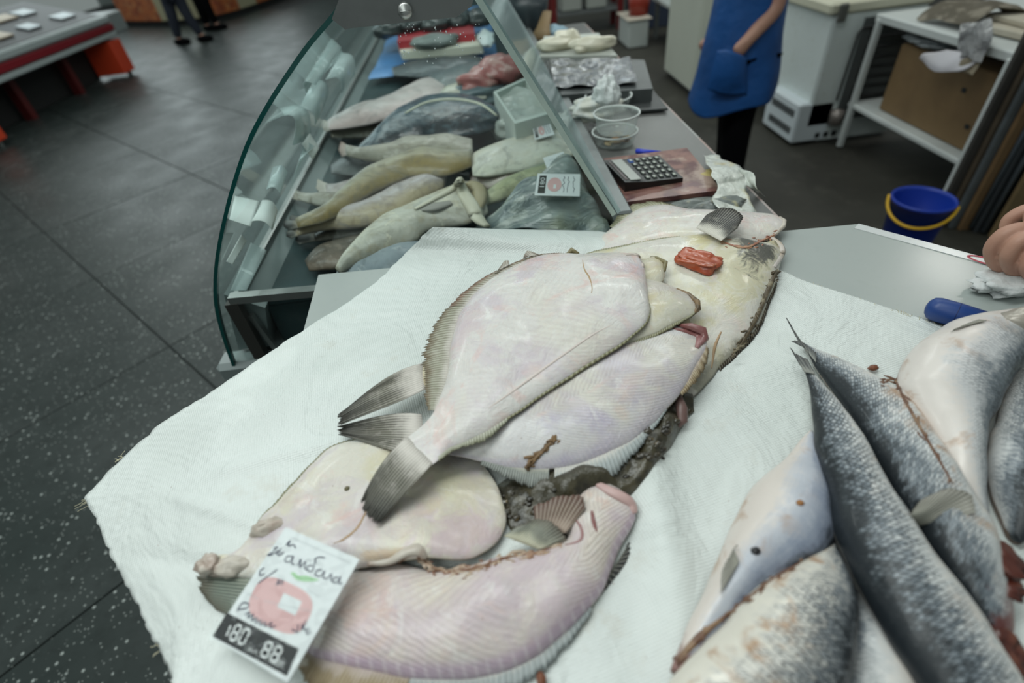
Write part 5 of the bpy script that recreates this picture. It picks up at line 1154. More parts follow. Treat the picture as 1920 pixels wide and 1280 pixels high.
# far pair
g = flounder('white flounder lying farthest back with its snout at the table corner', [((1467, 409), (1471, 421)), ((1442, 402), (1453, 442)), ((1388, 399), (1402, 464)), ((1332, 398), (1350, 474)), ((1290, 397), (1292, 478)), ((1240, 386), (1232, 484)), ((1192, 396), (1182, 490)), ((1150, 426), (1140, 492)), ((1112, 455), (1106, 492)), ((1086, 474), (1082, 490))], [.02, .018, .016, .014, .012, .012, .012, .010, .008, .006], [.006, .012, .02, .024, .024, .022, .018, .012, .008, .004], fG, amp=.002)
fringe('dorsal_fin', g, 'L', .36, .78, [.003, .008, .018, .030, .024, .008], olive, 34, .1)
MB().tube([hit(*p, g, -.001) for p in [(1440, 448), (1455, 438), (1469, 424), (1471, 414), (1462, 407)]], [.002, .003, .004, .0035, .002], 8).build('lips', lip, g.parent, True)
h = flounder('big cream white flounder under the piece of red roe', [((1452, 450), (1468, 478)), ((1425, 455), (1458, 520)), ((1385, 448), (1442, 560)), ((1340, 440), (1420, 615)), ((1290, 442), (1385, 655)), ((1230, 450), (1350, 690)), ((1170, 462), (1300, 745)), ((1110, 474), (1240, 770)), ((1060, 492), (1160, 770)), ((1010, 530), (1080, 760)), ((960, 580), (1000, 740))], [(.030, .012), (.032, .012), (.033, .010), (.033, .008), (.032, .006), (.03, .006), (.026, .006), (.02, .006), (.015, .006), (.01, .006), (.008, .006)], [.008, .016, .02, .022, .022, .02, .018, .016, .014, .012, .006], fH, amp=.0025)
fringe('dorsal_fin', h, 'L', .42, .74, [.003, .006, .007, .007, .006, .004], olive, 40, .3)
fringe('anal_fin', h, 'R', .12, .50, [.003, .005, .005, .006, .004], fin_mat('dark_rim_fin', (.10, .08, .05), (.03, .025, .02), (.05, .035, .025), (.14, .11, .07), 40), 46, .8)
zt = zh(1345, 442, h, .004)
fan('pectoral_fin', [(1306, 428), (1352, 452)], [(1324, 404), (1350, 393), (1376, 396), (1392, 408), (1384, 426)], pect, h.parent, [.052, .055], [.058, .062, .062, .06, .058], 20, .0012, .004, .05)
0 and fan('dark_gill_patch', [(1362, 466), (1372, 516)], [(1412, 462), (1452, 470), (1458, 488), (1440, 508), (1412, 520)], pect, h.parent, [zh(1362, 466, h, .003), zh(1372, 516, h, .002)], [zh(1412, 466, h, .004), zh(1446, 474, h, .004), zh(1448, 488, h, .004), zh(1436, 506, h, .003), zh(1412, 520, h, .002)], 18, .001, .003, .06)
shreds('bony_rim_flecks', [(1456, 505), (1438, 545), (1415, 600), (1392, 640), (1372, 664)], [h], 60, .003, 4., M('dark_bony_rim', (.09, .065, .035), .4, 0, ((45., (.26, .22, .14), .5, .62, .8),), (40., .8, .004)), h.parent, 9)
shreds('raw_flecks', [(1352, 452), (1395, 464), (1430, 450), (1456, 438)], [h, g], 36, .0022, 4., M('raw_gill', (.38, .16, .10), .35, 0, ((40., (.55, .38, .22), .5, .65, .8),)), h.parent, 6)
line_on('mouth', [(1352, 452), (1395, 464), (1430, 450), (1456, 438)], [h, g], [.0015, .0025, .0025, .0015], M('raw_gill', (.38, .16, .10), .35, 0, ((40., (.55, .38, .22), .5, .65, .8),)), h.parent, .001)
line_on('jaw', [(1448, 446), (1462, 458), (1466, 476), (1452, 500)], [h], [.004, .0055, .005, .003], M('jaw_flesh', (.62, .56, .52), .3, 0, ((30., (.50, .40, .28), .5, .68, .6),)), h.parent, .001)
line_on('bone_ridge', [(1454, 508), (1438, 545), (1415, 600), (1392, 640), (1372, 664)], [h], [.0035, .005, .004, .003, .002], M('dark_bony_rim', (.09, .065, .035), .4, 0, ((45., (.26, .22, .14), .5, .62, .8),), (40., .8, .004)), h.parent, .0)
line_on('skin_fold', [(1352, 622), (1340, 650), (1334, 690)], [h], [.001, .0022, .001], gill, h.parent, 0)
# roe
roe = M('red_roe', (.46, .095, .035), .28, 0, ((24., (.28, .04, .02), .46, .62, .7), (40., (.55, .20, .09), .53, .68, .5)), (30., .5, .004), .4)
rp = hit(1308, 496, h); e1_ = hit(1268, 484, h); e2_ = hit(1350, 508, h); dr = unit((e2_-e1_)*[1, 1, 0])
Mx = np.array([[dr[0], -dr[1], 0], [dr[1], dr[0], 0], [0, 0, 1.]])
rl = np.linalg.norm(e2_-e1_)/2
o = MB().blob(rp+[0, 0, .006], (rl*.95, .0185, .0105), .30, 2.3, 14, 48, 30, Mx, .62).build('roe_piece', roe, None, True); tag(o, 'piece of red orange roe lying on the cream white flounder', 'roe')
# dark flounder beneath
j = flounder('dark brown flounder mostly hidden under the pile', [((1296, 722), (1302, 772)), ((1262, 750), (1284, 792)), ((1215, 790), (1252, 850)), ((1160, 835), (1212, 912)), ((1095, 870), (1160, 945)), ((1020, 880), (1090, 990)), ((960, 890), (1030, 1010)), ((925, 915), (960, 1000))], .006, [.012, .018, .022, .022, .02, .018, .016, .008], fJ, amp=.006, fr=40.)
rnd = random.Random(8); mb = MB()
for k in range(60):
    px, py = rnd.choice([(rnd.uniform(1150, 1250), rnd.uniform(800, 915)), (rnd.uniform(940, 1050), rnd.uniform(890, 985)), (rnd.uniform(1190, 1270), rnd.uniform(780, 860))])
    q = hit(px, py, j); r_ = rnd.uniform(.0018, .005)
    if abs(q[2]-TZ-.02) < 1e-6: continue
    mb.blob(q, (r_*1.3, r_, r_*.7), .3, 2, k, 9, 6)
o = mb.build('wet_innards', M('dark_wet_innards', (.045, .036, .022), .18, 0, ((90., (.22, .15, .06), .56, .66, .8), (50., (.02, .018, .014), .45, .6, .8)), None, .5), j.parent, True); tag(o, 'dark wet innards', kind='stuff')
MB().tube([P(1270, 735, TZ+.026), P(1278, 765, TZ+.022), P(1280, 788, TZ+.016), P(1268, 800, TZ+.012)], [.004, .007, .006, .003], 10, .7).build('snout', M('dark_snout', (.17, .10, .09), .35), j.parent, True)
# left and bottom flounders
f_ = flounder('pink ribbed flounder at the bottom with its tail under the price card', [((1110, 900), (1186, 938)), ((1078, 930), (1190, 975)), ((1062, 980), (1162, 1030)), ((1058, 1018), (1132, 1102)), ((1010, 1036), (1086, 1164)), ((942, 1046), (1010, 1228)), ((879, 1062), (928, 1266)), ((815, 1072), (850, 1277)), ((750, 1056), (762, 1272)), ((680, 1066), (672, 1252)), ((612, 1085), (596, 1232)), ((560, 1105), (545, 1205)), ((515, 1120), (505, 1175))], [.012, .012, .010, .008, .008, .008, .008, .008, .008, .008, .007, .006, .006], [.012, .020, .024, .026, .026, .025, .025, .024, .022, .02, .016, .012, .008], fF, amp=.003, head=.6, pw=2.6, q=.55)
fringe('anal_fin', f_, 'R', .30, .66, [.004, .010, .014, .016, .016, .014], greyf, 40, .1, .0010)
fringe('anal_fin', f_, 'R', .66, .86, [.014, .022, .026, .024, .012], tan_f, 30, .1, .0010)
fan('tail_fin', [(505, 1085), (500, 1185)], [(369, 1079), (378, 1112), (402, 1142)], tailg, f_.parent, [.02, .016], [.012, .008, .006], 13, .0014, .004, .06)
fan('pectoral_fin', [(1172, 1030), (1120, 1110)], [(1184, 1008), (1182, 1040), (1150, 1088), (1112, 1132)], fin_mat('black_fin', (.05, .05, .05), (.02, .02, .02), (.03, .03, .03), (.10, .10, .08), 12), f_.parent, .006, .004, 12, .001)
line_on('jaw', [(1108, 945), (1112, 975), (1118, 998)], f_, [.001, .003, .002], lipr, f_.parent, -.001)
line_on('gill_crease', [(1070, 960), (1090, 990), (1088, 1012), (1060, 1022)], f_, [.0008, .0014, .0014, .0008], lipr, f_.parent, 0)
line_on('jaw', [(1112, 902), (1140, 918), (1180, 940), (1190, 962)], f_, [.003, .006, .007, .004], M('pink_jaw', (.60, .40, .38), .3, 0, ((30., (.50, .40, .45), .5, .68, .6),)), f_.parent, .001)
e = flounder('cream flounder at the left with its open mouth toward the sheet corner', [((378, 1058), (386, 1080)), ((402, 1044), (440, 1084)), ((442, 1036), (520, 1086)), ((470, 1004), (600, 1078)), ((494, 968), (682, 1064)), ((520, 944), (752, 1052)), ((550, 910), (800, 1046)), ((587, 870), (860, 1052)), ((622, 838), (908, 1038)), ((690, 822), (938, 1008)), ((770, 818), (950, 972)), ((850, 832), (935, 915)), ((895, 848), (912, 880))], [.014, .014, .014, (.012, .018), (.010, .022), (.010, .024), (.010, .024), (.010, .020), (.010, .015), (.012, .012), .012, .012, .012], [.008, .010, .013, .016, .018, .018, .017, .016, .014, .012, .010, .008, .005], fE, amp=.003, pw=3., q=.5)
line_on('gill_crease', [(698, 930), (684, 965), (668, 992), (645, 1010), (626, 1018)], e, [.0006, .0016, .002, .0018, .0008], gill, e.parent, -.0006)
MB().blob(hit(390, 1058, e)+[0, 0, .000], (.0125, .011, .008), .35, 2.5, 1).build('lower_lip', lip, e.parent, True)
MB().blob(hit(430, 1060, e)+[0, 0, -.002], (.020, .010, .008), .35, 2.5, 3).build('lower_lip', lip, e.parent, True)
MB().blob(hit(505, 988, e)+[0, 0, -.002], (.020, .010, .010), .35, 2.5, 5, M=np.array(Matrix.Rotation(.15, 3, 'Z'))).build('upper_lip', lip, e.parent, True)
fringe('dorsal_fin', e, 'L', .28, .75, [.001, .004, .005, .003, .002, .002], olive, 40, .3)
SP = [(700, 1062), (740, 1058), (765, 1042), (787, 1040), (805, 1060), (850, 1072), (905, 1062), (950, 1046), (1005, 1036), (1052, 1022)]
line_on('blood_seam', SP, [e, f_], [.001, .002, .0025, .0025, .002, .0025, .003, .0025, .002, .001], seam, e.parent, -.0005, 8, .5, 60)
seam2 = M('pale_torn_flesh', (.52, .40, .30), .35, 0, ((50., (.34, .16, .09), .5, .65, .7),), None, .3)
shreds('torn_edge', SP[3:], [e, f_], 70, .0028, 4., seam2, f_.parent, 3); shreds('blood_flecks', SP[3:], [e, f_], 60, .002, 5., seam, f_.parent, 5)
line_on('lip', [(690, 1056), (730, 1050), (762, 1034), (784, 1030), (800, 1044)], [e], [.003, .005, .006, .007, .003], lip, e.parent, .0)
fan('pelvic_fin', [(945, 1005), (1010, 1030)], [(975, 985), (1010, 975), (1045, 985), (1062, 1012)], fin_mat('grey_green_fin', (.26, .27, .22), (.10, .10, .08), (.14, .12, .09), (.60, .58, .44), 18), e.parent, [.026, .022], [.030, .032, .032, .026], 16, .0014, .004, .1)
fan('pelvic_fin', [(1005, 985), (1060, 1000)], [(1000, 950), (1040, 935), (1090, 930), (1100, 950)], fin_mat('brown_ray_fin', (.22, .15, .11), (.09, .05, .035), (.16, .09, .07), (.40, .30, .24), 12), f_.parent, [.028, .028], [.03, .032, .034, .034], 12, .0014, .004, .1)
# upper stack
d = flounder('cream flounder of which only a square snout shows beside the roe', [((1236, 484), (1247, 500)), ((1226, 483), (1244, 526)), ((1200, 488), (1218, 545)), ((1120, 492), (1140, 580)), ((1020, 505), (1060, 620)), ((960, 545), (980, 640)), ((910, 620), (925, 660))], [.055, .054, .052, .046, .04, .036, .034], [.008, .010, .012, .014, .014, .012, .006], fC, amp=.001, bot=.01)
MB().tube([hit(1214, 482, d), hit(1232, 484, d), P(1248, 492, TZ+.06), P(1246, 508, TZ+.058)], [.002, .003, .0035, .002], 8).build('lips', M('olive_lip', (.24, .20, .10), .35), d.parent, True)
MB().tube([P(1063, 478, TZ+.05), P(1072, 470, TZ+.05), P(1084, 476, TZ+.05)], [.003, .006, .003], 8).build('fin_tip', M('olive_lip', (.24, .20, .10), .35), d.parent, True)
b = flounder('bluish white flounder lying below the top one with its fringe fin torn open', [((1302, 613), (1324, 634)), ((1272, 608), (1322, 660)), ((1222, 618), (1304, 690)), ((1150, 636), (1276, 738)), ((1090, 662), (1234, 787)), ((1030, 690), (1177, 832)), ((970, 718), (1107, 864)), ((920, 742), (1046, 878)), ((880, 768), (988, 880)), ((850, 788), (928, 872)), ((826, 800), (872, 858)), ((790, 802), (805, 845))], [.04, .04, .04, (.042, .036), (.042, .032), (.042, .03), (.042, .028), (.042, .028), (.04, .028), (.038, .028), (.036, .03), .032], [.008, .014, .018, .020, .022, .022, .02, .018, .016, .014, .010, .006], fB, amp=.002)
fringe('anal_fin', b, 'R', .33, .645, [.001, .006, .016, .030, .040, .040], greyf, 34, .25, .0009, jag=.10)
fringe('anal_fin', b, 'R', .66, .86, [.018, .020, .014, .008, .005], fin_mat('dark_fringe_fin', (.12, .14, .13), (.50, .52, .48), (.06, .07, .07), (.6, .58, .5), 28), 28, .25, .0010, jag=.15)
fringe('anal_fin', b, 'R', .06, .27, [.004, .010, .012, .009, .004], tan_f, 24, .4)
shreds('torn_flecks', [(1042, 820), (1020, 842), (1000, 862), (988, 882)], b, 40, .0028, 4., M('torn_brown_skin', (.22, .13, .06), .5, 0, ((60., (.10, .06, .03), .5, .65, .8),), (50., .8, .004)), b.parent, 4)
line_on('torn_skin', [(1038, 824), (1020, 842), (1000, 862), (990, 880)], b, [.001, .003, .0025, .001], M('torn_brown_skin', (.22, .13, .06), .5, 0, ((60., (.10, .06, .03), .5, .65, .8),), (50., .8, .004)), b.parent, .0)
fan('tail_fin', [(790, 776), (800, 848)], [(634, 798), (631, 804), (637, 814)], tailf, b.parent, [.034, .03], [.026, .024, .022], 17, .0014, -.004, .06, flare=.38)
MB().tube([hit(1268, 610, b), P(1296, 612, TZ+.054), P(1318, 620, TZ+.05), P(1322, 634, TZ+.044), P(1310, 648, TZ+.044)], [.002, .005, .006, .005, .003], 10).build('lips', lipr, b.parent, True)
line_on('jaw', [(1262, 616), (1290, 622), (1312, 632), (1306, 652)], b, [.002, .005, .006, .003], lipr, b.parent, .0)
c = flounder('cream flounder whose pointed snout sticks out right of the top one', [((1303, 562), (1310, 578)), ((1284, 546), (1298, 590)), ((1262, 540), (1276, 602)), ((1224, 526), (1230, 626)), ((1150, 512), (1172, 650)), ((1050, 512), (1100, 690)), ((960, 542), (1020, 730)), ((900, 592), (960, 760)), ((862, 642), (900, 772)), ((836, 672), (850, 770)), ((800, 682), (806, 732)), ((788, 684), (795, 722))], [.05, .052, .054, .056, .056, .054, .052, .05, .048, .046, .044, .042], [.006, .010, .012, .014, .014, .014, .012, .012, .010, .008, .006, .005], fC, amp=.0012, bot=.01)
MB().tube([hit(1268, 541, c), hit(1290, 551, c), P(1308, 566, TZ+.056), P(1309, 579, TZ+.052), P(1298, 590, TZ+.05)], [.0015, .003, .004, .004, .002], 10).build('lips', M('brown_lip', (.26, .17, .09), .35, 0, ((50., (.07, .05, .03), .5, .65, .8),)), c.parent, True)
fringe('anal_fin', c, 'R', .06, .36, [.002, .003, .004, .004, .004], olive, 40, .5)
fan('tail_fin', [(796, 680), (806, 724)], [(642, 772), (633, 784), (637, 797)], tailf, c.parent, [.044, .042], [.036, .032, .03], 17, .0014, .004, .06, flare=.5, zmid=.006)
a = flounder('whole white flounder on top of the pile with a dark fan tail', [((1190, 477), (1208, 500)), ((1172, 475), (1217, 560)), ((1140, 475), (1214, 600)), ((1085, 478), (1180, 634)), ((1020, 479), (1130, 668)), ((956, 503), (1066, 708)), ((902, 540), (1010, 745)), ((863, 588), (962, 778)), ((846, 645), (915, 810)), ((840, 700), (872, 830)), ((822, 755), (842, 842)), ((794, 796), (824, 860)), ((756, 826), (806, 876))], [.070, .070, .070, (.070, .066), (.069, .064), (.068, .062), (.066, .060), (.064, .058), (.062, .056), (.058, .054), .053, .051, .050], [.012, .017, .020, .022, .022, .022, .021, .020, .018, .015, .012, .007, .002], fA, amp=.002, head=.55, bot=.008)
fringe('dorsal_fin', a, 'L', .24, .56, [.003, .006, .010, .015, .021, .028], brown, 60, .2, .0007, jag=.12)
fringe('dorsal_fin', a, 'L', .56, .86, [.030, .038, .040, .036, .026, .010], fin_mat('olive_brown_fin', (.34, .33, .25), (.15, .13, .09), (.20, .14, .08), (.64, .60, .55), 44, .6), 44, .25, .0008, jag=.15)
fringe('anal_fin', a, 'R', .10, .60, [.0015, .002, .003, .002, .002], olive, 120, .6, .0003, jag=.15)
fringe('anal_fin', a, 'R', .60, .92, [.003, .008, .004, .005, .002], fin_mat('pale_fringe_fin', (.50, .50, .40), (.26, .26, .18), (.36, .36, .24), (.66, .64, .58), 34), 40, .5, .0008)
fan('torn_fin', [(985, 752), (1030, 728)], [(1000, 768), (1022, 752), (1038, 732)], greyf, a.parent, .054, .050, 8, .001, 0, .3)
fan('fin_flap', [(925, 512), (955, 497)], [(932, 508), (945, 490), (955, 489)], palefin, a.parent, .069, .072, 6, .0006)
fan('fin_flap', [(982, 482), (1015, 478)], [(980, 486), (988, 470), (1012, 477)], palefin, a.parent, .070, .074, 6, .0006)
fan('tail_fin', [(764, 818), (811, 868)], [(678, 936), (682, 960), (698, 983), (708, 983), (720, 974)], tailf, a.parent, [.053, .053], [zh(p_[0], p_[1], e, .005) for p_ in ((678, 936), (682, 960), (698, 983), (708, 983), (720, 974))], 17, .0010, .003, .07, flare=.14, zmid=.006)
line_on('gill_crease', [(1092, 486), (1096, 505), (1106, 522), (1110, 545), (1100, 565)], a, [.0006, .0012, .0014, .0010, .0005], gill, a.parent, -.0005)
line_on('belly_ridge', [(1172, 600), (1120, 622), (1060, 662), (1000, 705), (940, 748), (890, 782)], a, [.0005, .0016, .0022, .0022, .0018, .0005], M('pink_ridge', (.72, .62, .58), .35), a.parent, -.0008, 8, .6)
line_on('lips', [(1172, 478), (1190, 477), (1203, 484), (1206, 500)], a, [.002, .004, .004, .002], M('pale_lip', (.64, .56, .50), .3, 0, ((40., (.52, .40, .34), .5, .65, .7),)), a.parent, .0005)
# ================================================================== herrings
HR = []
hfin = fin_mat('herring_fin', (.16, .17, .17), (.05, .05, .05), (.09, .09, .09), (.36, .36, .33), 12)
hpec = fin_mat('herring_pectoral', (.30, .29, .25), (.16, .15, .13), (.38, .36, .32), (.34, .33, .28), 14)
def herring(label, pairs, z, dome, mat, **kw):
    c = P(*np.mean([(np.array(p)+np.array(q))/2 for p, q in pairs], 0), TZ+.004)
    th = thing('herring', label, 'herring', c); f = loft('body', pairs, z, dome, mat, th, **dict(dict(bot=.016, head=.3, tail=.5, pw=2., q=.5, amp=.0018, fr=20.), **kw)); HR.append(f); return f
h7 = herring('grey herring tail wedged between the two lowest herrings', [((1602, 1105), (1624, 1120)), ((1585, 1190), (1690, 1225)), ((1570, 1290), (1735, 1330)), ((1560, 1400), (1750, 1430))], .012, [.006, .016, .02, .02], herring_mat('herring_skin_g', 'L', shift=-.10, seed=31.))
h4 = herring('dark herring at the right edge partly under the broad belly one', [((1905, 690), (2010, 720)), ((1872, 770), (2000, 840)), ((1850, 850), (1980, 930)), ((1856, 915), (1945, 1000)), ((1885, 990), (1915, 1020))], .012, [.008, .02, .024, .02, .008], herring_mat('herring_skin_d', 'R', shift=.30, seed=27., stain=.1))
h5 = herring('pale pink bellied herring at the left of the pile with a spread fin', [((1519, 806), (1528, 815)), ((1462, 868), (1550, 888)), ((1408, 918), (1568, 985)), ((1378, 974), (1550, 1050)), ((1349, 1036), (1485, 1090)), ((1316, 1117), (1410, 1140)), ((1282, 1185), (1345, 1205)), ((1256, 1255), (1285, 1268))], .018, [.008, .020, .030, .032, .030, .026, .02, .01], herring_mat('herring_skin_e', 'R', belly=(.74, .67, .62), silver=(.54, .56, .62), blue=(.30, .34, .44), shift=-.05, seed=21., stain=.6, scale=.15, blood=.18))
h2 = herring('silver herring to the right of the central dark one with a bloody head', [((1503, 643), (1512, 648)), ((1530, 690), (1572, 673)), ((1588, 775), (1632, 706)), ((1640, 870), (1695, 745)), ((1690, 960), (1740, 812)), ((1745, 1045), (1790, 890)), ((1795, 1115), (1850, 985)), ((1840, 1175), (1885, 1080)), ((1880, 1215), (1900, 1180))], [.012, .014, .018, .02, .022, .024, .022, .018, .012], [.006, .012, .020, .026, .030, .032, .030, .022, .012], herring_mat('herring_skin_b', 'L', shift=.05, seed=17., stain=.9, blood=.20))
h3 = herring('broad white bellied herring at the upper right of the pile', [((1935, 575), (1960, 625)), ((1850, 590), (1935, 660)), ((1771, 615), (1916, 690)), ((1700, 668), (1896, 715)), ((1682, 726), (1872, 762)), ((1722, 800), (1852, 805)), ((1768, 880), (1846, 866)), ((1806, 950), (1850, 925)), ((1842, 1010), (1858, 1000))], [.024, .026, .028, .028, .028, .026, .024, .02, .016], [.014, .026, .034, .036, .034, .030, .024, .016, .008], herring_mat('herring_skin_c', 'R', belly=(.76, .70, .66), silver=(.68, .68, .69), shift=-.10, seed=13., stain=.5, scale=.5))
h6 = herring('cream bellied herring at the bottom edge with scales on its right flank', [((1552, 1018), (1568, 1022)), ((1490, 1060), (1604, 1110)), ((1406, 1110), (1606, 1195)), ((1344, 1184), (1590, 1290)), ((1276, 1252), (1530, 1370)), ((1235, 1310), (1440, 1430)), ((1205, 1370), (1330, 1440))], [.024, .028, .03, .03, .03, .028, .024], [.008, .022, .032, .036, .034, .026, .014], herring_mat('herring_skin_f', 'R', belly=(.74, .70, .62), silver=(.62, .60, .56), blue=(.22, .24, .26), shift=.0, seed=37., stain=.9, su=90., sv=24., scale=1.))
h1 = herring('long dark backed herring lying over the middle of the pile', [((1509, 696), (1526, 700)), ((1522, 750), (1566, 748)), ((1527, 830), (1614, 819)), ((1543, 900), (1656, 905)), ((1560, 988), (1702, 980)), ((1588, 1055), (1752, 1062)), ((1636, 1151), (1808, 1130)), ((1698, 1252), (1862, 1205)), ((1765, 1350), (1920, 1300)), ((1850, 1450), (1960, 1400))], [.024, .026, .030, .032, .034, .034, .034, .034, .032, .028], [.007, .014, .022, .028, .032, .034, .034, .034, .032, .024], herring_mat('herring_skin_a', 'L', shift=.10, seed=11., stain=.2, su=125., sv=17., scale=1.))
fan('tail_fin', [(1508, 698), (1528, 702)], [(1483, 652), (1490, 662), (1512, 672)], hfin, h1.parent, .026, [.03, .028, .026], 9, .001, 0, .15)
fan('tail_fin', [(1500, 644), (1516, 652)], [(1476, 597), (1481, 606), (1492, 634)], hfin, h2.parent, .016, [.03, .028, .02], 8, .001, 0, .2)
fan('tail_lobe', [(1510, 650), (1530, 680)], [(1484, 640), (1500, 640), (1530, 660)], hfin, h2.parent, .018, .022, 8, .001, 0, .15)
fan('pectoral_fin', [(1376, 1030), (1386, 1052)], [(1384, 1022), (1372, 1036), (1352, 1075), (1352, 1112)], hpec, h5.parent, [zh(1380, 1034, h5, .003), zh(1386, 1056, h5, .003)], [zh(1386, 1030, h5, .004), zh(1376, 1045, h5, .004), zh(1360, 1078, h5, .004), zh(1356, 1108, h5, .005)], 10, .0008, .002, .05)
GT = [(1728, 938), (1778, 918), (1820, 930), (1832, 960)]
fan('gill_flap', [(1706, 966), (1722, 984)], GT, hpec, h2.parent, [zh(1708, 966, [h2, h1], .003), zh(1724, 982, [h2, h1], .003)], [zh(a_, b_, [h2, h3], .005) for a_, b_ in GT], 14, .0012, .003, .05)
line_on('gill_slit', [(1700, 972), (1728, 945), (1768, 930), (1810, 938)], [h2, h3], [.0012, .002, .002, .001], dline, h2.parent, .0)
fan('pelvic_fin', [(1850, 600), (1800, 612)], [(1836, 598), (1812, 606), (1782, 622)], hpec, h3.parent, .062, .060, 8, .0006)
line_on('belly_seam', [(1650, 716), (1678, 712), (1692, 742), (1722, 795), (1760, 860), (1786, 905)], [h3, h2], [.001, .002, .0018, .0018, .0015, .0008], M('brown_belly_seam', (.15, .07, .04), .4, 0, ((40., (.34, .22, .13), .5, .65, .8),), (40., .6, .004)), h3.parent, .0)
line_on('belly_seam', [(1270, 1240), (1310, 1195), (1345, 1165), (1395, 1128), (1450, 1085), (1505, 1052)], [h5, h6], [.002, .003, .002, .0015, .0015, .001], M('brown_belly_seam', (.26, .12, .06), .4), h6.parent, .0)
bl = M('clotted_blood', (.095, .022, .014), .3, 0, ((40., (.20, .07, .04), .5, .65, .7),), (40., .6, .004), .4)
for k, (px, py, r_) in enumerate(((1880, 1040, .016), (1890, 1090, .013), (1868, 1180, .014), (1886, 1215, .018))):
    q = hit(px, py, [h2, h4]); MB().blob(q+[0, 0, -.002], (r_*.8, r_*1.1, .003), .6, 2.8, k+3, 20, 12).build('blood_clot', bl, h2.parent, True)
MB().blob(hit(1920, 605, h3), (.028, .02, .02), .2, 2, 3).build('gill_plate', M('silver_gill', (.42, .38, .33), .3, .2, ((20., (.50, .28, .20), .5, .68, .5),)), h3.parent, True)
def crumb(px, py, r, fs, lab, mat, seed):
    q = hit(px, py, fs) if fs else P(px, py, TZ+.009); o = MB().blob(q+[0, 0, .0005], r, .35, 2.4, seed, 14, 8).build('fish_scrap', mat, None, True); tag(o, lab, 'fish scrap')
shreds('seam_flecks', [(1650, 716), (1678, 712), (1692, 742), (1722, 795), (1760, 860), (1786, 905)], [h3, h2], 34, .0022, 4., M('brown_belly_seam', (.26, .12, .06), .4), h3.parent, 2)
shreds('seam_flecks', [(1270, 1240), (1310, 1195), (1345, 1165), (1395, 1128), (1450, 1085), (1505, 1052)], [h5, h6], 40, .0022, 4., M('brown_belly_seam', (.26, .12, .06), .4), h6.parent, 4)
crumb(1637, 690, (.007, .004, .003), None, 'reddish brown scrap on the sheet above the herrings', M('brown_scrap_flesh', (.20, .07, .035), .4), 1)
crumb(1417, 1033, (.004, .0035, .002), h5, 'small black crumb on the pale pink bellied herring', M('black_crumb', (.012, .012, .014), .4), 2)
crumb(1015, 1274, (.004, .006, .003), None, 'red brown scrap at the bottom edge of the picture', M('brown_scrap_flesh', (.20, .07, .035), .4), 3)
crumb(651, 916, (.003, .003, .0015), e, 'tiny olive crumb on the cream flounder at left', M('olive_crumb', (.14, .12, .06), .5), 4)
crumb(1500, 943, (.0035, .003, .002), h5, 'tiny orange brown crumb on the pale pink bellied herring', M('orange_crumb', (.36, .16, .05), .4), 5)
# ------------------------------------------------------------------ knife
kn_ = thing('knife', 'knife with a rounded blue handle half under the herrings', 'knife', P(1800, 590, TZ))
ka, kb, kc = P(1757, 580, TZ+.018), P(1850, 606, TZ+.018), P(1990, 648, TZ+.012)
dk = unit(kb-ka); r0 = .0165
hs = [ka-dk*.013, ka-dk*.0115, ka-dk*.007, ka, ka+dk*.02, kb]
MB().tube(hs, [.003, .009, .0145, r0, r0, .0145], 20).build('handle', M('blue_handle', (.012, .05, .22), .4, 0, ((12., (.008, .035, .16), .4, .7, .6),)), kn_, True)
MB().tube([ka+dk*.0195, ka+dk*.0205], [r0*1.012, r0*1.012], 20).build('collar_line', M('blue_handle_seam', (.006, .02, .11), .4), kn_, True)
MB().prism([kb-dk*.01+[0, 0, -.010], kc+[0, 0, -.006], kc+[0, 0, .002], kb-dk*.01+[0, 0, .008]], (.001, .0015, 0)).build('blade', steel, kn_)
# ------------------------------------------------------------------ price card in front
def q4(x, y): return (360+x/4, 960+y/4)
cpx = [q4(702, 112), q4(1256, 352), q4(716, 1278), q4(150, 938)]
cd = Card(cpx, [TZ+.050, TZ+.054, TZ+.034, TZ+.030])
th = thing('price_card', 'large sleeved price card with handwriting and 180 on a black band', 'price card', np.mean(cd.q, 0))
MB().prism(cd.q, tuple(-cd.n*.0015)).build('card', wht, th)
cd.poly([q4(262, 752), q4(802, 1025), q4(712, 1228), q4(155, 930)], .0002).build('black_band', prk, th)
# rounded ring print with a square hole
cen = np.array([665, 700.]); ua = np.array([.905, .425]); va = np.array([-.42, .905])
def rg(a, r1, r2):
    c_, s_ = math.cos(a), math.sin(a); k = 3.
    f = 1/(abs(c_)**k+abs(s_)**k)**(1/k); p = cen+ua*c_*f*r1+va*s_*f*r2; return q4(*p)
def sq(a, h_):
    c_, s_ = math.cos(a), math.sin(a); f = 1/max(abs(c_), abs(s_)); p = np.array([732, 690.])+ua*c_*f*h_*1.15+va*s_*f*h_*.9; return q4(*p)
n_ = 64; V = [cd.at(*rg(2*math.pi*i/n_, 232, 182), .0002) for i in range(n_)]+[cd.at(*sq(2*math.pi*i/n_, 66), .0002) for i in range(n_)]
MB().add(V, [(i, (i+1) % n_, n_+(i+1) % n_, n_+i) for i in range(n_)]).build('pink_ring', prp, th)
cd.poly([q4(*p) for p in [(738, 455), (765, 448), (800, 478), (850, 475), (900, 488), (960, 508), (905, 520), (840, 520), (780, 505)]], .00025).build('green_leaf', prg, th)
mb = MB()
for l in ([(755, 192), (1195, 385)], [(840, 345), (960, 398)], [(640, 470), (700, 495)], [(860, 585), (965, 640)], [(405, 603), (500, 650)], [(540, 665), (905, 745)]):
    cd.stroke([q4(*p) for p in l], .00035, .0003, mb, False)
mb.build('ruled_lines', gline, th)
mb = MB(); W_ = .0011
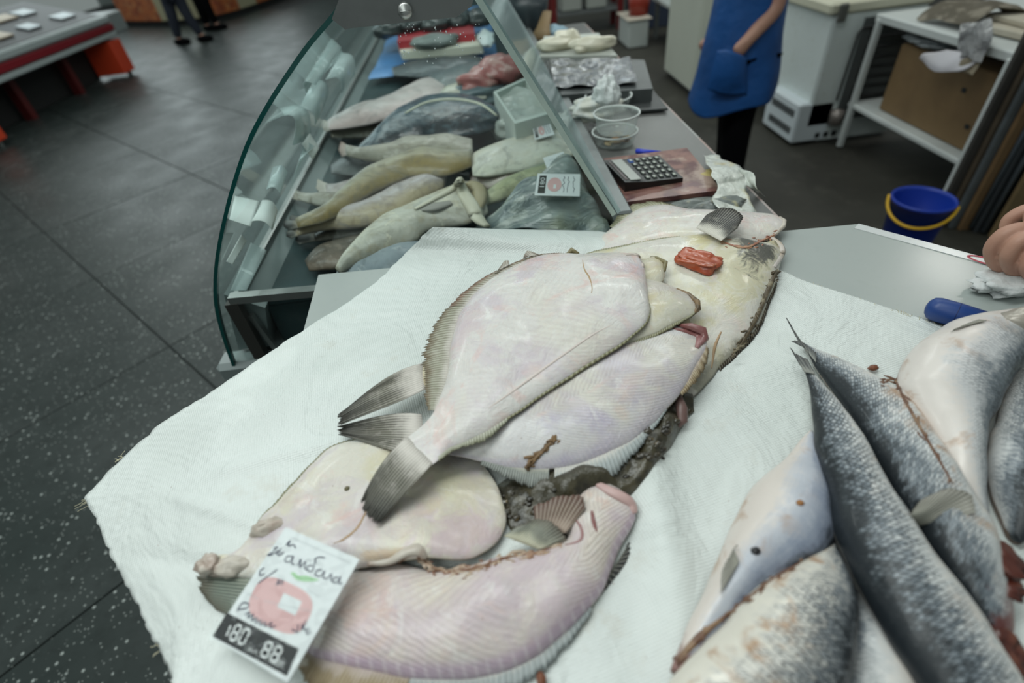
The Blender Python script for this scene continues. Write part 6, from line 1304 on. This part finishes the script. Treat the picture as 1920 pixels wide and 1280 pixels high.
HS = [[(705, 248), (738, 214), (722, 252), (765, 246), (778, 272)],
      [(610, 272), (645, 262), (590, 310), (568, 322), (600, 318), (655, 285), (672, 272)], [(668, 300), (632, 298), (652, 322), (680, 308), (690, 296)],
      [(752, 330), (712, 335), (700, 368), (735, 372), (765, 325), (748, 385), (775, 392)],
      [(790, 405), (818, 352), (812, 412), (852, 370), (845, 420), (868, 428)],
      [(905, 400), (868, 405), (872, 440), (905, 440), (915, 400), (928, 372), (925, 350), (960, 336), (1000, 345)],
      [(975, 432), (935, 438), (930, 474), (968, 478), (995, 440), (985, 490), (1008, 498)],
      [(1012, 505), (1048, 462), (1042, 508), (1060, 512)],
      [(1098, 488), (1062, 496), (1062, 528), (1092, 522), (1118, 480), (1102, 535), (1132, 530)], [(1128, 556), (1134, 562)],
      [(545, 418), (512, 440), (512, 474), (545, 462)], [(640, 432), (570, 480), (496, 536)],
      [(632, 552), (655, 500), (650, 540), (682, 508), (672, 550)],
      [(338, 745), (378, 682), (425, 688), (415, 718), (352, 730)],
      [(395, 772), (432, 748), (422, 790), (462, 768), (450, 812), (490, 790), (480, 832), (520, 808), (512, 850), (552, 822), (545, 858), (600, 828), (585, 866), (630, 850)],
      [(800, 842), (790, 905)], [(750, 880), (800, 905)], [(832, 838), (818, 895)], [(862, 812), (835, 865), (862, 888)], [(885, 872), (858, 885), (868, 915), (890, 890)]]
for l in HS: cd.stroke([q4(*p) for p in l], W_, .0004, mb, True)
mb.build('handwriting', ink, th)
mb = MB()
for ch, qd in (('1', [(240, 834), (296, 845), (258, 932), (215, 905)]), ('8', [(338, 842), (378, 858), (322, 968), (282, 946)]), ('0', [(402, 870), (442, 890), (386, 996), (346, 974)]),
               ('8', [(568, 968), (612, 990), (560, 1094), (514, 1070)]), ('8', [(640, 1000), (684, 1024), (630, 1128), (586, 1104)])):
    seven(cd, ch, [q4(*p) for p in qd], .0018, .0006, mb)
cd.text('руб.', [q4(*p) for p in [(438, 1008), (508, 1040), (490, 1078), (420, 1044)]], .0006, mb)
cd.text('коп.', [q4(*p) for p in [(632, 1098), (704, 1132), (686, 1176), (612, 1142)]], .0006, mb)
mb.build('price', wpr, th)
slv = glass_mat('card_sleeve', (.98, .99, .99), .26, .01, (.8, .85, .85))
sn_ = slv.node_tree
bm = sn_.nodes.new('ShaderNodeBump'); bm.inputs['Strength'].default_value = .5; bm.inputs['Distance'].default_value = .0016
tx = sn_.nodes.new('ShaderNodeTexNoise'); tx.inputs['Scale'].default_value = 38; tc = sn_.nodes.new('ShaderNodeTexCoord'); mp_ = sn_.nodes.new('ShaderNodeMapping'); mp_.inputs['Rotation'].default_value = (0, 0, .95); mp_.inputs['Scale'].default_value = (.35, 2.2, 1); sn_.links.new(tc.outputs['Object'], mp_.inputs[0]); sn_.links.new(mp_.outputs[0], tx.inputs['Vector']); sn_.links.new(tx.outputs[0], bm.inputs['Height'])
for n__ in sn_.nodes:
    if n__.type in ('BSDF_GLOSSY',): sn_.links.new(bm.outputs[0], n__.inputs['Normal'])
sl = [cd.at(*q4(*p), .0022) for p in [(690, 95), (1310, 345), (790, 1330), (120, 950)]]
V, F = sheetgrid([sl[0], sl[3]], [sl[1], sl[2]], 50, 34, lambda p, u, t_: np.array(p)+cd.n*(.0010*noise.noise(Vector(p)*60)+.0008*noise.noise(Vector(p)*140)))
o = mesh('plastic_sleeve', V, F, slv, th)
